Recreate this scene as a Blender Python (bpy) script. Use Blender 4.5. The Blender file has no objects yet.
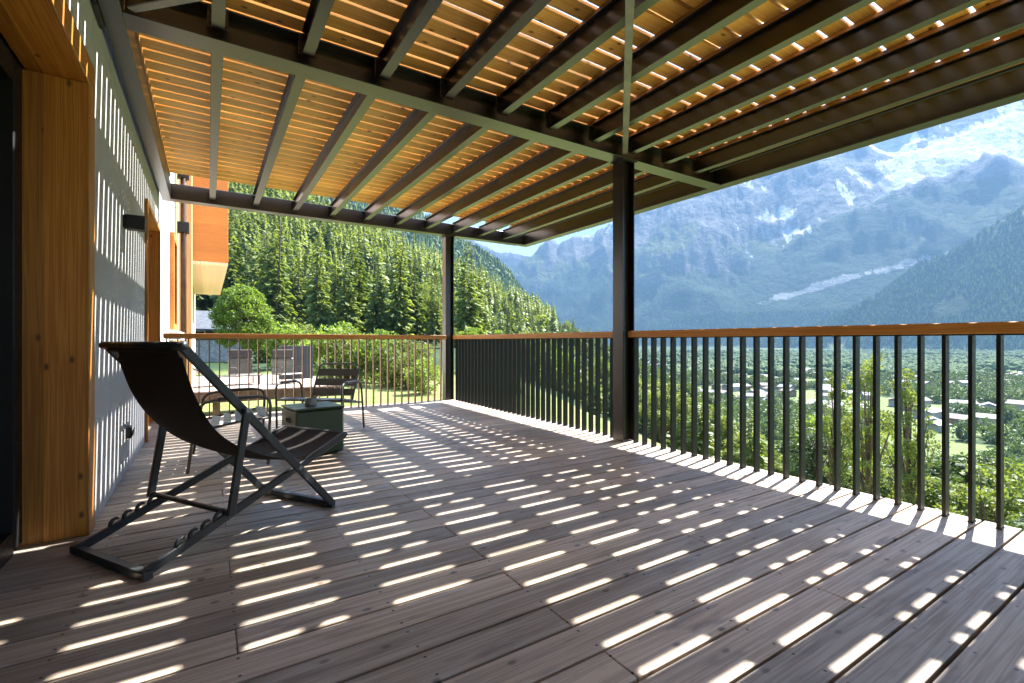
import bpy, bmesh, math, random
import numpy as np
from mathutils import Vector, Matrix
random.seed(7); rng = np.random.default_rng(11)
SC = bpy.context.scene; COL = SC.collection
PI = math.pi; R = math.radians

# ------------------------------------------------------------------ camera frame (used only for bearings)
F_PX = 477.0; YAW = R(32.5); EYE = 1.0
RIGHT = np.array([math.cos(YAW), -math.sin(YAW)]); FWD = np.array([math.sin(YAW), math.cos(YAW)])
def bearing(px, d):                      # ground point at forward distance d in the direction of a bearing
    t = (px - 512) / F_PX
    return FWD * d + RIGHT * (t * d)
def elev(py, d): return EYE + (341.5 - py) / F_PX * d

# ------------------------------------------------------------------ node helpers
class NT:
    def __init__(s, name):
        s.m = bpy.data.materials.new(name); s.m.use_nodes = True
        s.t = s.m.node_tree; s.t.nodes.clear()
        s.out = s.t.nodes.new('ShaderNodeOutputMaterial')
    def n(s, typ, ins=None, **props):
        nd = s.t.nodes.new('ShaderNode' + typ)
        for k, v in props.items(): setattr(nd, k, v)
        for k, v in (ins or {}).items():
            sk = nd.inputs[k]
            if isinstance(v, bpy.types.NodeSocket): s.t.links.new(v, sk)
            else:
                if sk.type == 'RGBA' and len(v) == 3: v = (*v, 1)
                sk.default_value = v
        return nd
    def math(s, op, a, b=0.0, c=0.0):
        return s.n('Math', {0: a, 1: b, 2: c}, operation=op).outputs[0]
    def mix(s, f, a, b, bt='MIX'):
        nd = s.n('Mix', data_type='RGBA', blend_type=bt)
        for k, v in ((0, f), (6, a), (7, b)):
            sk = nd.inputs[k]
            if isinstance(v, bpy.types.NodeSocket): s.t.links.new(v, sk)
            else:
                if sk.type == 'RGBA' and len(v) == 3: v = (*v, 1)
                sk.default_value = v
        return nd.outputs[2]
    def ramp(s, f, stops):
        nd = s.n('ValToRGB', {0: f}); e = nd.color_ramp.elements
        while len(e) < len(stops): e.new(0.5)
        for el, (p, c) in zip(e, stops):
            el.position = p; el.color = (*c, 1) if len(c) == 3 else c
        return nd.outputs[0]
    def maprange(s, v, a, b, c=0.0, d=1.0):
        return s.n('MapRange', {0: v, 1: a, 2: b, 3: c, 4: d}).outputs[0]
    def noise(s, vec, scale, detail=4, rough=0.55, dist=0.0):
        return s.n('TexNoise', {'Vector': vec, 'Scale': scale, 'Detail': detail, 'Roughness': rough, 'Distortion': dist})
    def coords(s): return s.n('TexCoord').outputs['Object']
    def sep(s, v): return s.n('SeparateXYZ', {0: v}).outputs
    def comb(s, x, y, z): return s.n('CombineXYZ', {0: x, 1: y, 2: z}).outputs[0]
    def bsdf(s, color, rough=0.6, spec=0.5, metal=0.0, normal=None, **extra):
        ins = {'Base Color': color, 'Roughness': rough, 'Specular IOR Level': spec, 'Metallic': metal}
        if normal is not None: ins['Normal'] = normal
        ins.update(extra)
        b = s.n('BsdfPrincipled', ins)
        s.t.links.new(b.outputs[0], s.out.inputs[0]); return b
    def bump(s, h, strength=0.3, dist=0.01):
        return s.n('Bump', {'Height': h, 'Strength': strength, 'Distance': dist}).outputs[0]

def wood(name, along, across, pitch, offset, dark, light, knot=(0.05, 0.025, 0.012), rough=0.55, spec=0.4, grain=1.0,
         screws=False, weather=0.0, vary=0.35, knots=0.035):
    """boards running along axis 'along', stacked along axis 'across' with the given pitch"""
    m = NT(name); co = m.coords(); xyz = m.sep(co)
    a, c = xyz[along], xyz[across]
    third = xyz[3 - along - across]
    idx = m.math('FLOOR', m.math('DIVIDE', m.math('SUBTRACT', c, offset), pitch))
    h = m.n('TexWhiteNoise', {'W': idx}, noise_dimensions='1D').outputs
    h2 = m.n('TexWhiteNoise', {'W': m.math('ADD', idx, 37.3)}, noise_dimensions='1D').outputs[0]
    shift = m.math('MULTIPLY', h[0], 31.0)
    v = m.comb(m.math('ADD', a, shift), m.math('MULTIPLY', c, 1.0), m.math('ADD', third, m.math('MULTIPLY', h2, 9.0)))
    # growth ring bands: stretched noise
    vg = m.n('Mapping', {'Vector': v, 'Scale': (0.42, 22, 22)}).outputs[0]
    n1 = m.noise(vg, 1.3, 4, 0.55, 0.2).outputs[0]
    rings = m.math('SINE', m.math('MULTIPLY', n1, 46.0 * grain))
    rings = m.maprange(rings, -1, 1)
    vf = m.n('Mapping', {'Vector': v, 'Scale': (3, 160, 160)}).outputs[0]
    fine = m.noise(vf, 1.0, 3, 0.6).outputs[0]
    big = m.noise(m.n('Mapping', {'Vector': v, 'Scale': (0.9, 2, 2)}).outputs[0], 1.3, 3).outputs[0]
    fac = m.math('ADD', m.math('MULTIPLY', rings, 0.38), m.math('ADD', m.math('MULTIPLY', fine, 0.34), m.math('MULTIPLY', big, 0.34)))
    col = m.ramp(fac, [(0.18, dark), (0.55, tuple((d + l) / 2 for d, l in zip(dark, light))), (0.85, light)])
    bright = m.maprange(h2, 0, 1, 1 - vary, 1 + vary * 0.55)
    col = m.mix(1.0, col, m.comb(bright, bright, bright), 'MULTIPLY')
    # knots
    vk = m.comb(m.math('MULTIPLY', m.math('ADD', a, shift), 5.0), m.math('ADD', m.math('MULTIPLY', c, 9.0), m.math('MULTIPLY', h2, 50.0)), 0.0)
    vo = m.n('TexVoronoi', {'Vector': vk, 'Scale': 1.0, 'Randomness': 1.0}, voronoi_dimensions='2D')
    sel = m.math('GREATER_THAN', m.sep(vo.outputs['Color'])[0], 0.74)
    wob = m.math('ADD', vo.outputs['Distance'], m.math('MULTIPLY', m.math('SUBTRACT', fine, 0.5), 0.05))
    kn = m.math('MULTIPLY', m.maprange(wob, knots * 3.4, knots * 1.2, 0, 1), sel)
    col = m.mix(m.math('MULTIPLY', kn, 0.85), col, knot)
    if weather:
        w = m.noise(co, 0.9, 5, 0.6).outputs[0]
        col = m.mix(m.maprange(w, 0.35, 0.7, 0, weather), col, (0.44, 0.43, 0.42))
        st = m.noise(m.n('Mapping', {'Vector': v, 'Scale': (1.2, 7, 7)}).outputs[0], 2.2, 4).outputs[0]
        col = m.mix(m.maprange(st, 0.55, 0.68, 0, 0.55), col, (0.085, 0.062, 0.048))
    if screws:
        fx = m.math('SUBTRACT', m.math('FRACT', m.math('DIVIDE', m.math('ADD', a, 0.17), 0.5)), 0.5)
        fx = m.math('MULTIPLY', fx, 0.5)
        fy = m.math('FRACT', m.math('DIVIDE', m.math('SUBTRACT', c, offset), pitch))
        fy = m.math('MULTIPLY', m.math('SUBTRACT', m.math('ABSOLUTE', m.math('SUBTRACT', fy, 0.5)), 0.30), pitch)
        d = m.math('SQRT', m.math('ADD', m.math('MULTIPLY', fx, fx), m.math('MULTIPLY', fy, fy)))
        col = m.mix(m.maprange(d, 0.0058, 0.0045, 0, 0.9), col, (0.02, 0.016, 0.013))
    rg = m.maprange(fac, 0.2, 0.9, rough + 0.1, rough - 0.08)
    m.bsdf(col, rg, spec, normal=m.bump(fac, 0.25, 0.004))
    return m.m

def paint(name, col, rough=0.4, spec=0.5, metal=0.0, var=0.12, scale=6.0, fine=1.0):
    m = NT(name); co = m.coords()
    n = m.noise(co, scale, 5, 0.6).outputs[0]
    c2 = tuple(x * (1 - var * 2) for x in col); c3 = tuple(min(1, x * (1 + var * 2)) for x in col)
    c = m.ramp(n, [(0.3, c2), (0.7, c3)])
    n2 = m.noise(co, scale * 9, 3).outputs[0]
    m.bsdf(c, m.maprange(n2, 0.3, 0.7, rough - 0.07 * fine, rough + 0.09 * fine), spec, metal, normal=m.bump(n2, 0.04 * fine, 0.002))
    return m.m

def leafmat(name, c1, c2, trans=0.35, rough=0.55):
    m = NT(name)
    oi = m.n('ObjectInfo').outputs['Random']; co = m.coords()
    n = m.noise(co, 0.55, 3).outputs[0]
    w = m.n('TexWhiteNoise', {'Vector': m.n('Mapping', {'Vector': co, 'Scale': (2.3, 2.3, 2.3)}).outputs[0]}, noise_dimensions='3D').outputs[0]
    fac = m.math('ADD', m.math('MULTIPLY', n, 0.6), m.math('ADD', m.math('MULTIPLY', w, 0.2), m.math('MULTIPLY', oi, 0.35)))
    col = m.ramp(fac, [(0.25, c1), (0.85, c2)])
    b = m.n('BsdfPrincipled', {'Base Color': col, 'Roughness': rough, 'Specular IOR Level': 0.3})
    tcol = m.mix(1.0, col, (1.5, 1.45, 0.6), 'MULTIPLY')
    tr = m.n('BsdfTranslucent', {'Color': tcol})
    mx = m.n('MixShader', {0: trans, 1: b.outputs[0], 2: tr.outputs[0]})
    m.t.links.new(mx.outputs[0], m.out.inputs[0])
    return m.m

M = {}
M['deck'] = wood('deck_larch', 0, 1, 0.155, 0.06, (0.290, 0.205, 0.130), (0.610, 0.485, 0.345), rough=0.46, spec=0.5, screws=True, weather=0.35, vary=0.42, grain=0.8)
M['ceil'] = wood('ceiling_larch', 0, 1, 0.155, 0.038, (0.76, 0.35, 0.050), (0.95, 0.60, 0.160), knot=(0.10, 0.035, 0.012), rough=0.5, vary=0.25, knots=0.04)
M['batten'] = wood('batten_larch', 1, 0, 0.5, 0.3, (0.36, 0.16, 0.042), (0.60, 0.32, 0.10), rough=0.5)
M['jamb'] = wood('jamb_larch', 2, 0, 0.16, -0.53, (0.34, 0.115, 0.012), (0.56, 0.240, 0.036), knot=(0.09, 0.03, 0.01), rough=0.5, knots=0.036)
M['soffit'] = wood('soffit_larch', 1, 0, 0.16, -0.53, (0.34, 0.115, 0.012), (0.56, 0.240, 0.036), rough=0.5, knots=0.034)
M['railY'] = wood('handrail_larch', 1, 0, 0.5, 0.3, (0.36, 0.140, 0.022), (0.54, 0.25, 0.055), rough=0.42, spec=0.4)
M['railX'] = wood('handrail_larch_cross', 0, 1, 0.5, 0.3, (0.36, 0.140, 0.022), (0.54, 0.25, 0.055), rough=0.42, spec=0.4)
M['orange'] = wood('cladding_orange', 0, 2, 0.21, 0.02, (0.42, 0.125, 0.016), (0.56, 0.20, 0.032), rough=0.55, vary=0.16, knots=0.02)
M['palewood'] = wood('cladding_pale', 1, 0, 0.20, 0.02, (0.66, 0.45, 0.23), (0.78, 0.58, 0.34), rough=0.6, vary=0.12, knots=0.02)
M['palepost'] = wood('post_pale', 2, 1, 0.4, 0.02, (0.48, 0.27, 0.11), (0.62, 0.38, 0.17), rough=0.6, vary=0.1, knots=0.02)
M['steel'] = paint('bronze_steel', (0.010, 0.0072, 0.005), 0.30, 0.75, 0.0, var=0.05, fine=0.0)
M['bar'] = paint('dark_bars', (0.007, 0.008, 0.007), 0.5, 0.3)
M['bar_lit'] = paint('sunlit_bars', (0.20, 0.11, 0.050), 0.42, 0.5)  # same bars as the dark ones, with their sunlit orange put into the colour
M['black'] = paint('black_paint', (0.008, 0.008, 0.008), 0.5, 0.3)
M['galv'] = paint('galvanised', (0.22, 0.22, 0.21), 0.42, 0.5, 0.4)
M['chair'] = paint('chair_graphite', (0.022, 0.025, 0.026), 0.36, 0.5)
M['armch'] = paint('armchair_brown', (0.075, 0.066, 0.054), 0.36, 0.55)
M['white'] = paint('white_paint', (0.80, 0.79, 0.77), 0.6, 0.3, var=0.02)
M['pink'] = paint('pale_plaster', (0.62, 0.53, 0.48), 0.8, 0.2, var=0.04)
M['slate'] = paint('slate', (0.055, 0.06, 0.066), 0.8, 0.4, var=0.2, scale=3)
M['darkwood'] = paint('dark_timber', (0.065, 0.035, 0.020), 0.6, 0.3, var=0.25, scale=4)
M['stone'] = paint('stone_base', (0.34, 0.32, 0.29), 0.8, 0.2, var=0.2, scale=5)
M['screen'] = paint('screen_grey', (0.045, 0.050, 0.055), 0.5, 0.4)
M['greydeck'] = paint('pale_deck', (0.30, 0.24, 0.19), 0.6, 0.3, var=0.08)
M['bark'] = paint('bark', (0.10, 0.075, 0.05), 0.85, 0.2, var=0.3, scale=8)
M['rwhite'] = paint('house_white', (0.30, 0.28, 0.26), 0.8, 0.2, var=0.05, scale=0.3)
M['rbrown'] = paint('house_timber', (0.19, 0.12, 0.075), 0.8, 0.2, var=0.15, scale=0.3)
M['roofa'] = paint('roof_brown', (0.12, 0.09, 0.075), 0.75, 0.3, var=0.15, scale=0.3)
M['roofb'] = paint('roof_grey', (0.13, 0.13, 0.14), 0.7, 0.4, var=0.15, scale=0.3)
M['roofc'] = paint('roof_metal_pale', (0.62, 0.62, 0.62), 0.5, 0.5, var=0.06, scale=0.3)

def plaster():
    m = NT('grey_render'); co = m.coords()
    n = m.noise(co, 1.3, 6, 0.6).outputs[0]; n2 = m.noise(co, 160, 3).outputs[0]
    c = m.ramp(n, [(0.28, (0.40, 0.395, 0.38)), (0.5, (0.46, 0.455, 0.44)), (0.72, (0.50, 0.495, 0.48))])
    m.bsdf(c, 0.85, 0.25, normal=m.bump(n2, 0.35, 0.003)); return m.m
M['plaster'] = plaster()
def sling():
    m = NT('sling_fabric'); co = m.coords()
    w1 = m.n('TexWave', {'Vector': co, 'Scale': 160.0, 'Distortion': 0.4}, bands_direction='X').outputs[0]
    w2 = m.n('TexWave', {'Vector': co, 'Scale': 160.0, 'Distortion': 0.4}, bands_direction='Y').outputs[0]
    w = m.math('MULTIPLY', w1, w2); n = m.noise(co, 4, 4).outputs[0]
    c = m.mix(n, (0.028, 0.024, 0.021), (0.046, 0.039, 0.035))
    b = m.n('BsdfPrincipled', {'Base Color': c, 'Roughness': 0.75, 'Specular IOR Level': 0.25, 'Normal': m.bump(w, 0.3, 0.001)})
    tr = m.n('BsdfTranslucent', {'Color': (0.07, 0.04, 0.028, 1)})
    mx = m.n('MixShader', {0: 0.15, 1: b.outputs[0], 2: tr.outputs[0]}); m.t.links.new(mx.outputs[0], m.out.inputs[0])
    return m.m
M['sling'] = sling()
def cube_green():
    m = NT('green_lacquer'); co = m.coords(); n = m.noise(co, 3.5, 5, 0.6).outputs[0]
    c = m.ramp(n, [(0.3, (0.020, 0.040, 0.014)), (0.7, (0.034, 0.060, 0.024))])
    m.bsdf(c, m.maprange(n, 0.3, 0.7, 0.32, 0.46), 0.5); return m.m
M['green'] = cube_green()
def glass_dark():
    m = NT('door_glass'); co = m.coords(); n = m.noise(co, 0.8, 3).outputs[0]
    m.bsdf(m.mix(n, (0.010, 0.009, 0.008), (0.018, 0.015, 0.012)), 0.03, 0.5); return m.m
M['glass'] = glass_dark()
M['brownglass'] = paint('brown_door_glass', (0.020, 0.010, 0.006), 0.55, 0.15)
M['leaf_con'] = leafmat('spruce_needles', (0.050, 0.084, 0.021), (0.195, 0.235, 0.058), 0.38)
M['leaf_dec'] = leafmat('broad_leaves', (0.050, 0.080, 0.018), (0.175, 0.210, 0.050), 0.42)
M['leaf_lime'] = leafmat('lime_leaves', (0.075, 0.130, 0.020), (0.190, 0.260, 0.050), 0.42)
M['leaf_valley'] = leafmat('valley_leaves', (0.028, 0.058, 0.020), (0.090, 0.128, 0.042), 0.30)
M['leaf_dark'] = leafmat('dark_leaves', (0.020, 0.042, 0.014), (0.070, 0.105, 0.030), 0.30)

# ------------------------------------------------------------------ mesh helpers
class MB:
    def __init__(s): s.v = []; s.f = []; s.mi = []; s.n = 0
    def add(s, verts, faces, mi=0):
        verts = np.asarray(verts, float)
        s.f += [[i + s.n for i in f] for f in faces]; s.mi += [mi] * len(faces)
        s.v.append(verts); s.n += len(verts); return s
    def box(s, x0, x1, y0, y1, z0, z1, b=0.003, mi=0, mat=None):
        b = min(b, 0.45 * min(x1 - x0, y1 - y0, z1 - z0))
        c = np.array([(x0 + x1) / 2, (y0 + y1) / 2, (z0 + z1) / 2]); h = np.array([x1 - x0, y1 - y0, z1 - z0]) / 2
        V = []; ID = {}
        for sx in (-1, 1):
            for sy in (-1, 1):
                for sz in (-1, 1):
                    for ax in range(3):
                        p = np.array([sx, sy, sz]) * (h - b); p[ax] = (sx, sy, sz)[ax] * h[ax]
                        ID[sx, sy, sz, ax] = len(V); V.append(c + p)
        Fc = []
        S = (-1, 1)
        for ax in range(3):
            o = [i for i in range(3) if i != ax]
            for sg in S:
                q = []
                for u, w in ((-1, -1), (1, -1), (1, 1), (-1, 1)):
                    k = [0, 0, 0]; k[ax] = sg; k[o[0]] = u; k[o[1]] = w; q.append(ID[(*k, ax)])
                flip = (sg > 0) == (ax == 1)
                Fc.append(q[::-1] if flip else q)
        for ax in range(3):
            o = [i for i in range(3) if i != ax]
            for u in S:
                for w in S:
                    k0 = [0, 0, 0]; k0[ax] = -1; k0[o[0]] = u; k0[o[1]] = w
                    k1 = list(k0); k1[ax] = 1
                    Fc.append([ID[(*k0, o[0])], ID[(*k0, o[1])], ID[(*k1, o[1])], ID[(*k1, o[0])]])
        for sx in S:
            for sy in S:
                for sz in S: Fc.append([ID[sx, sy, sz, a] for a in range(3)])
        V = np.array(V)
        if mat is not None: V = xf(V, mat)
        return s.add(V, Fc, mi)
    def bar(s, p0, p1, w, h, up=(0, 0, 1), b=0.002, mi=0):
        """rectangular bar from p0 to p1; h measured along 'up', w across"""
        p0 = np.array(p0, float); p1 = np.array(p1, float); d = p1 - p0; L = np.linalg.norm(d); d /= L
        up = np.array(up, float); sd = np.cross(up, d); sd /= np.linalg.norm(sd); u2 = np.cross(d, sd)
        m = np.eye(4); m[:3, 0] = d; m[:3, 1] = sd; m[:3, 2] = u2; m[:3, 3] = p0
        return s.box(0, L, -w / 2, w / 2, -h / 2, h / 2, b, mi, m)
    def tube(s, pts, r, k=8, closed=False, mi=0, cap=True):
        pts = [np.array(p, float) for p in pts]; n = len(pts)
        rs = [r] * n if np.isscalar(r) else list(r)
        V = []; prev = None
        for i, p in enumerate(pts):
            if closed: t = pts[(i + 1) % n] - pts[i - 1]
            else: t = pts[min(i + 1, n - 1)] - pts[max(i - 1, 0)]
            t = t / (np.linalg.norm(t) + 1e-9)
            if prev is None:
                a = np.array([0, 0, 1.]) if abs(t[2]) < 0.9 else np.array([1., 0, 0])
                prev = np.cross(t, a)
            prev = prev - t * np.dot(prev, t); prev /= np.linalg.norm(prev)
            bn = np.cross(t, prev)
            for j in range(k):
                a = 2 * PI * j / k
                V.append(p + rs[i] * (math.cos(a) * prev + math.sin(a) * bn))
        Fc = []
        for i in range(n if closed else n - 1):
            i2 = (i + 1) % n
            for j in range(k):
                j2 = (j + 1) % k
                Fc.append([i * k + j, i * k + j2, i2 * k + j2, i2 * k + j])
        if cap and not closed:
            Fc.append(list(range(k))[::-1]); Fc.append([(n - 1) * k + j for j in range(k)])
        return s.add(V, Fc, mi)
    def lathe(s, prof, c=(0, 0, 0), k=24, mi=0):
        V = []; n = len(prof)
        for r_, z in prof:
            for j in range(k):
                a = 2 * PI * j / k; V.append((c[0] + r_ * math.cos(a), c[1] + r_ * math.sin(a), c[2] + z))
        Fc = [[i * k + j, i * k + (j + 1) % k, (i + 1) * k + (j + 1) % k, (i + 1) * k + j] for i in range(n - 1) for j in range(k)]
        Fc.append(list(range(k))[::-1]); Fc.append([(n - 1) * k + j for j in range(k)])
        return s.add(V, Fc, mi)
    def ibeam(s, ax, a0, a1, c, z0, w, h, tf=0.009, tw=0.007, mi=0):
        """I-section along axis ax (0 = x, 1 = y)"""
        def bx(lo, hi, za, zb):
            if ax == 0: s.box(a0, a1, lo, hi, za, zb, 0.0015, mi)
            else: s.box(lo, hi, a0, a1, za, zb, 0.0015, mi)
        bx(c - w / 2, c + w / 2, z0, z0 + tf); bx(c - w / 2, c + w / 2, z0 + h - tf, z0 + h)
        bx(c - tw / 2, c + tw / 2, z0 + tf, z0 + h - tf)
        return s
    def build(s, name, mats, parent=None, smooth=False):
        me = bpy.data.meshes.new(name)
        V = np.concatenate(s.v) if s.v else np.zeros((0, 3))
        me.from_pydata(V.tolist(), [], s.f)
        for m in (mats if isinstance(mats, (list, tuple)) else [mats]): me.materials.append(m)
        if len(me.materials) > 1: me.polygons.foreach_set('material_index', s.mi)
        if smooth: me.polygons.foreach_set('use_smooth', [True] * len(me.polygons))
        me.update()
        o = bpy.data.objects.new(name, me); COL.objects.link(o)
        if parent is not None: o.parent = parent
        return o
def xf(V, m): return V @ np.asarray(m)[:3, :3].T + np.asarray(m)[:3, 3]
def tag(o, label=None, cat=None, group=None, kind=None):
    for k, v in (('label', label), ('category', cat), ('group', group), ('kind', kind)):
        if v: o[k] = v
    return o
def empty(name, loc=(0, 0, 0), rz=0.0, label=None, cat=None, group=None):
    o = bpy.data.objects.new(name, None); COL.objects.link(o); o.location = loc; o.rotation_euler = (0, 0, rz)
    return tag(o, label, cat, group)
def copy_tree(o, parent=None):
    c = o.copy(); COL.objects.link(c)
    if parent is not None: c.parent = parent
    for ch in list(o.children): copy_tree(ch, c)
    return c
def np_mesh(name, V, Q, mats, mi=None, parent=None, smooth=False):
    """V (n,3), Q (m,k) faces, all of k corners"""
    me = bpy.data.meshes.new(name); m, k = Q.shape
    me.vertices.add(len(V)); me.vertices.foreach_set('co', np.ascontiguousarray(V, np.float32).ravel())
    me.loops.add(m * k); me.loops.foreach_set('vertex_index', np.ascontiguousarray(Q, np.int32).ravel())
    me.polygons.add(m); me.polygons.foreach_set('loop_start', np.arange(0, m * k, k, dtype=np.int32))
    me.polygons.foreach_set('loop_total', np.full(m, k, np.int32))
    for x in (mats if isinstance(mats, (list, tuple)) else [mats]): me.materials.append(x)
    if mi is not None: me.polygons.foreach_set('material_index', np.ascontiguousarray(mi, np.int32))
    me.polygons.foreach_set('use_smooth', np.full(m, smooth, bool))
    me.update(calc_edges=True)
    o = bpy.data.objects.new(name, me); COL.objects.link(o)
    if parent is not None: o.parent = parent
    return o

# ------------------------------------------------------------------ terrain
def hash2(ix, iy, seed):
    h = (ix.astype(np.int64) * 374761393 + iy.astype(np.int64) * 668265263 + seed * 974711) & 0xFFFFFFFF
    h = ((h ^ (h >> 13)) * 1274126177) & 0xFFFFFFFF
    return ((h ^ (h >> 16)) & 0xFFFF) / 65535.0
def vnoise(x, y, seed=0):
    ix = np.floor(x); iy = np.floor(y); fx = x - ix; fy = y - iy
    fx = fx * fx * fx * (fx * (fx * 6 - 15) + 10); fy = fy * fy * fy * (fy * (fy * 6 - 15) + 10)
    a = hash2(ix, iy, seed); b = hash2(ix + 1, iy, seed); c = hash2(ix, iy + 1, seed); d = hash2(ix + 1, iy + 1, seed)
    return (a * (1 - fx) + b * fx) * (1 - fy) + (c * (1 - fx) + d * fx) * fy
def fbm(x, y, scale, octv=6, seed=0, ridged=False, gain=0.5):
    s = np.zeros_like(x); amp = 1.0; tot = 0.0; x = x / scale; y = y / scale
    for o in range(octv):
        n = vnoise(x, y, seed + o * 17)
        if ridged: n = 1 - np.abs(2 * n - 1)
        s += amp * n; tot += amp; amp *= gain; x, y = (x * 0.8 - y * 0.6) * 2.03 + 11.3, (x * 0.6 + y * 0.8) * 2.03 - 7.1
    return s / tot
def ridge(x, y, pts, slope, back=None):
    """height of a mountain with the crest polyline pts (x,y,z) whose flanks fall at 'slope'"""
    best = np.full(x.shape, -1e9)
    for (ax, ay, az), (bx, by, bz) in zip(pts[:-1], pts[1:]):
        dx, dy = bx - ax, by - ay; L2 = dx * dx + dy * dy
        t = np.clip(((x - ax) * dx + (y - ay) * dy) / L2, 0, 1)
        dist = np.hypot(x - ax - t * dx, y - ay - t * dy)
        best = np.maximum(best, az + t * (bz - az) - slope * dist)
    return best
def crest(lst): return [(*bearing(px, d), elev(py, d)) for px, py, d in lst]
M1 = crest([(640, 372, 1700), (572, 336, 1560), (545, 310, 1500), (520, 285, 1470), (490, 261, 1430), (455, 237, 1400), (400, 200, 1330), (330, 168, 1240), (250, 140, 1160), (120, 130, 1100), (-80, 140, 1000)])
M1L = [(a, b, c - 130 - 0.30 * max(c - 250, 0)) for a, b, c in M1]
M3 = crest([(1300, 50, 3159), (1150, 130, 3402), (1080, 168, 3564), (1024, 206, 3645), (965, 245, 3766), (920, 262, 3847), (885, 291, 3928), (836, 316, 4009), (804, 329, 4050), (740, 348, 4131), (690, 362, 4212)])
M2 = crest([(1200, 180, 5600), (1100, 205, 5500), (1022, 178, 5600), (1007, 160, 5650), (988, 153, 5700), (965, 164, 5750), (940, 175, 5800), (907, 186, 5850), (869, 205, 5950), (836, 221, 6000), (798, 250, 6050), (740, 288, 6100), (690, 315, 6150), (640, 340, 6200)])
M4 = crest([(1300, 40, 7600), (1100, 70, 7700), (1040, 86, 7800), (1000, 93, 7850), (960, 90, 7900), (900, 102, 8000), (860, 118, 8050), (800, 122, 8100), (760, 140, 8150), (700, 152, 8200), (650, 180, 8200), (612, 214, 8200), (590, 226, 8150), (572, 234, 8100), (560, 247, 8100), (549, 242, 8050), (540, 247, 8050), (529, 262, 8000), (505, 285, 7900), (480, 310, 7800)])
M5 = crest([(640, 225, 9300), (560, 252, 9400), (530, 254, 9400), (513, 250, 9400), (496, 247, 9400), (470, 240, 9400), (420, 215, 9400), (300, 200, 9400)])
M4B = crest([(1020, 112, 7000), (960, 132, 6900), (900, 155, 6900), (830, 190, 6800), (760, 224, 6750), (700, 254, 6700), (640, 284, 6600), (590, 310, 6500), (550, 326, 6400)])
M0 = crest([(60, 120, 430), (230, 172, 420), (330, 230, 410), (400, 277, 400), (445, 312, 390), (478, 340, 380)])
VALLEY = -58.0
def near_base(x, y):
    xe = 4.4 + 0.42 * np.maximum(y, 0)
    z = -1.62 + 0.030 * np.maximum(y - 25, 0) + 0.05 * np.maximum(-x - 2, 0)
    z = np.minimum(z, 14.0)
    drop = np.maximum(x - xe, 0)
    z = z - 0.46 * np.sqrt(drop * drop + 9.0) + 0.46 * 3.0
    return z
def smax(a, b, k):
    h = np.clip(0.5 + 0.5 * (a - b) / k, 0, 1); return b + (a - b) * h + k * h * (1 - h)
def terrain_h(x, y):
    r = np.hypot(x, y)
    z = smax(near_base(x, y), np.full(x.shape, VALLEY), 12.0)
    z = z + np.clip((r - 350) / 900, 0, 1) * (fbm(x, y, 420, 4, 3) - 0.5) * 8
    z = z + np.clip((r - 14) / 60, 0, 1) * (fbm(x, y, 22, 3, 5) - 0.5) * 1.4
    h1 = ridge(x, y, M1, 1.05); h1 = np.maximum(h1, ridge(x, y, M1L, 0.50))
    h1 = h1 + (fbm(x, y, 260, 5, 21) - 0.5) * 70 * np.clip((h1 + 10) / 160, 0, 1)
    z = smax(z, h1, 10.0)
    h0 = ridge(x, y, M0, 0.50); z = smax(z, h0 + (fbm(x, y, 90, 4, 23) - 0.5) * 14 * np.clip((h0 + 10) / 50, 0, 1), 6.0)
    for P, sl, amp, sd in ((M3, 0.98, 100, 41), (M2, 1.10, 320, 51), (M4, 1.02, 420, 61), (M4B, 0.85, 130, 91), (M5, 1.3, 260, 71)):
        h = ridge(x, y, P, sl)
        up = np.clip((h + 60) / 700, 0, 1)
        n = fbm(x + 3000, y - 1000, 850, 8, sd, True, 0.56) - 0.62
        h = h + n * amp * up
        z = smax(z, h, 14.0)
    return np.maximum(z, -64.0)
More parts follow.
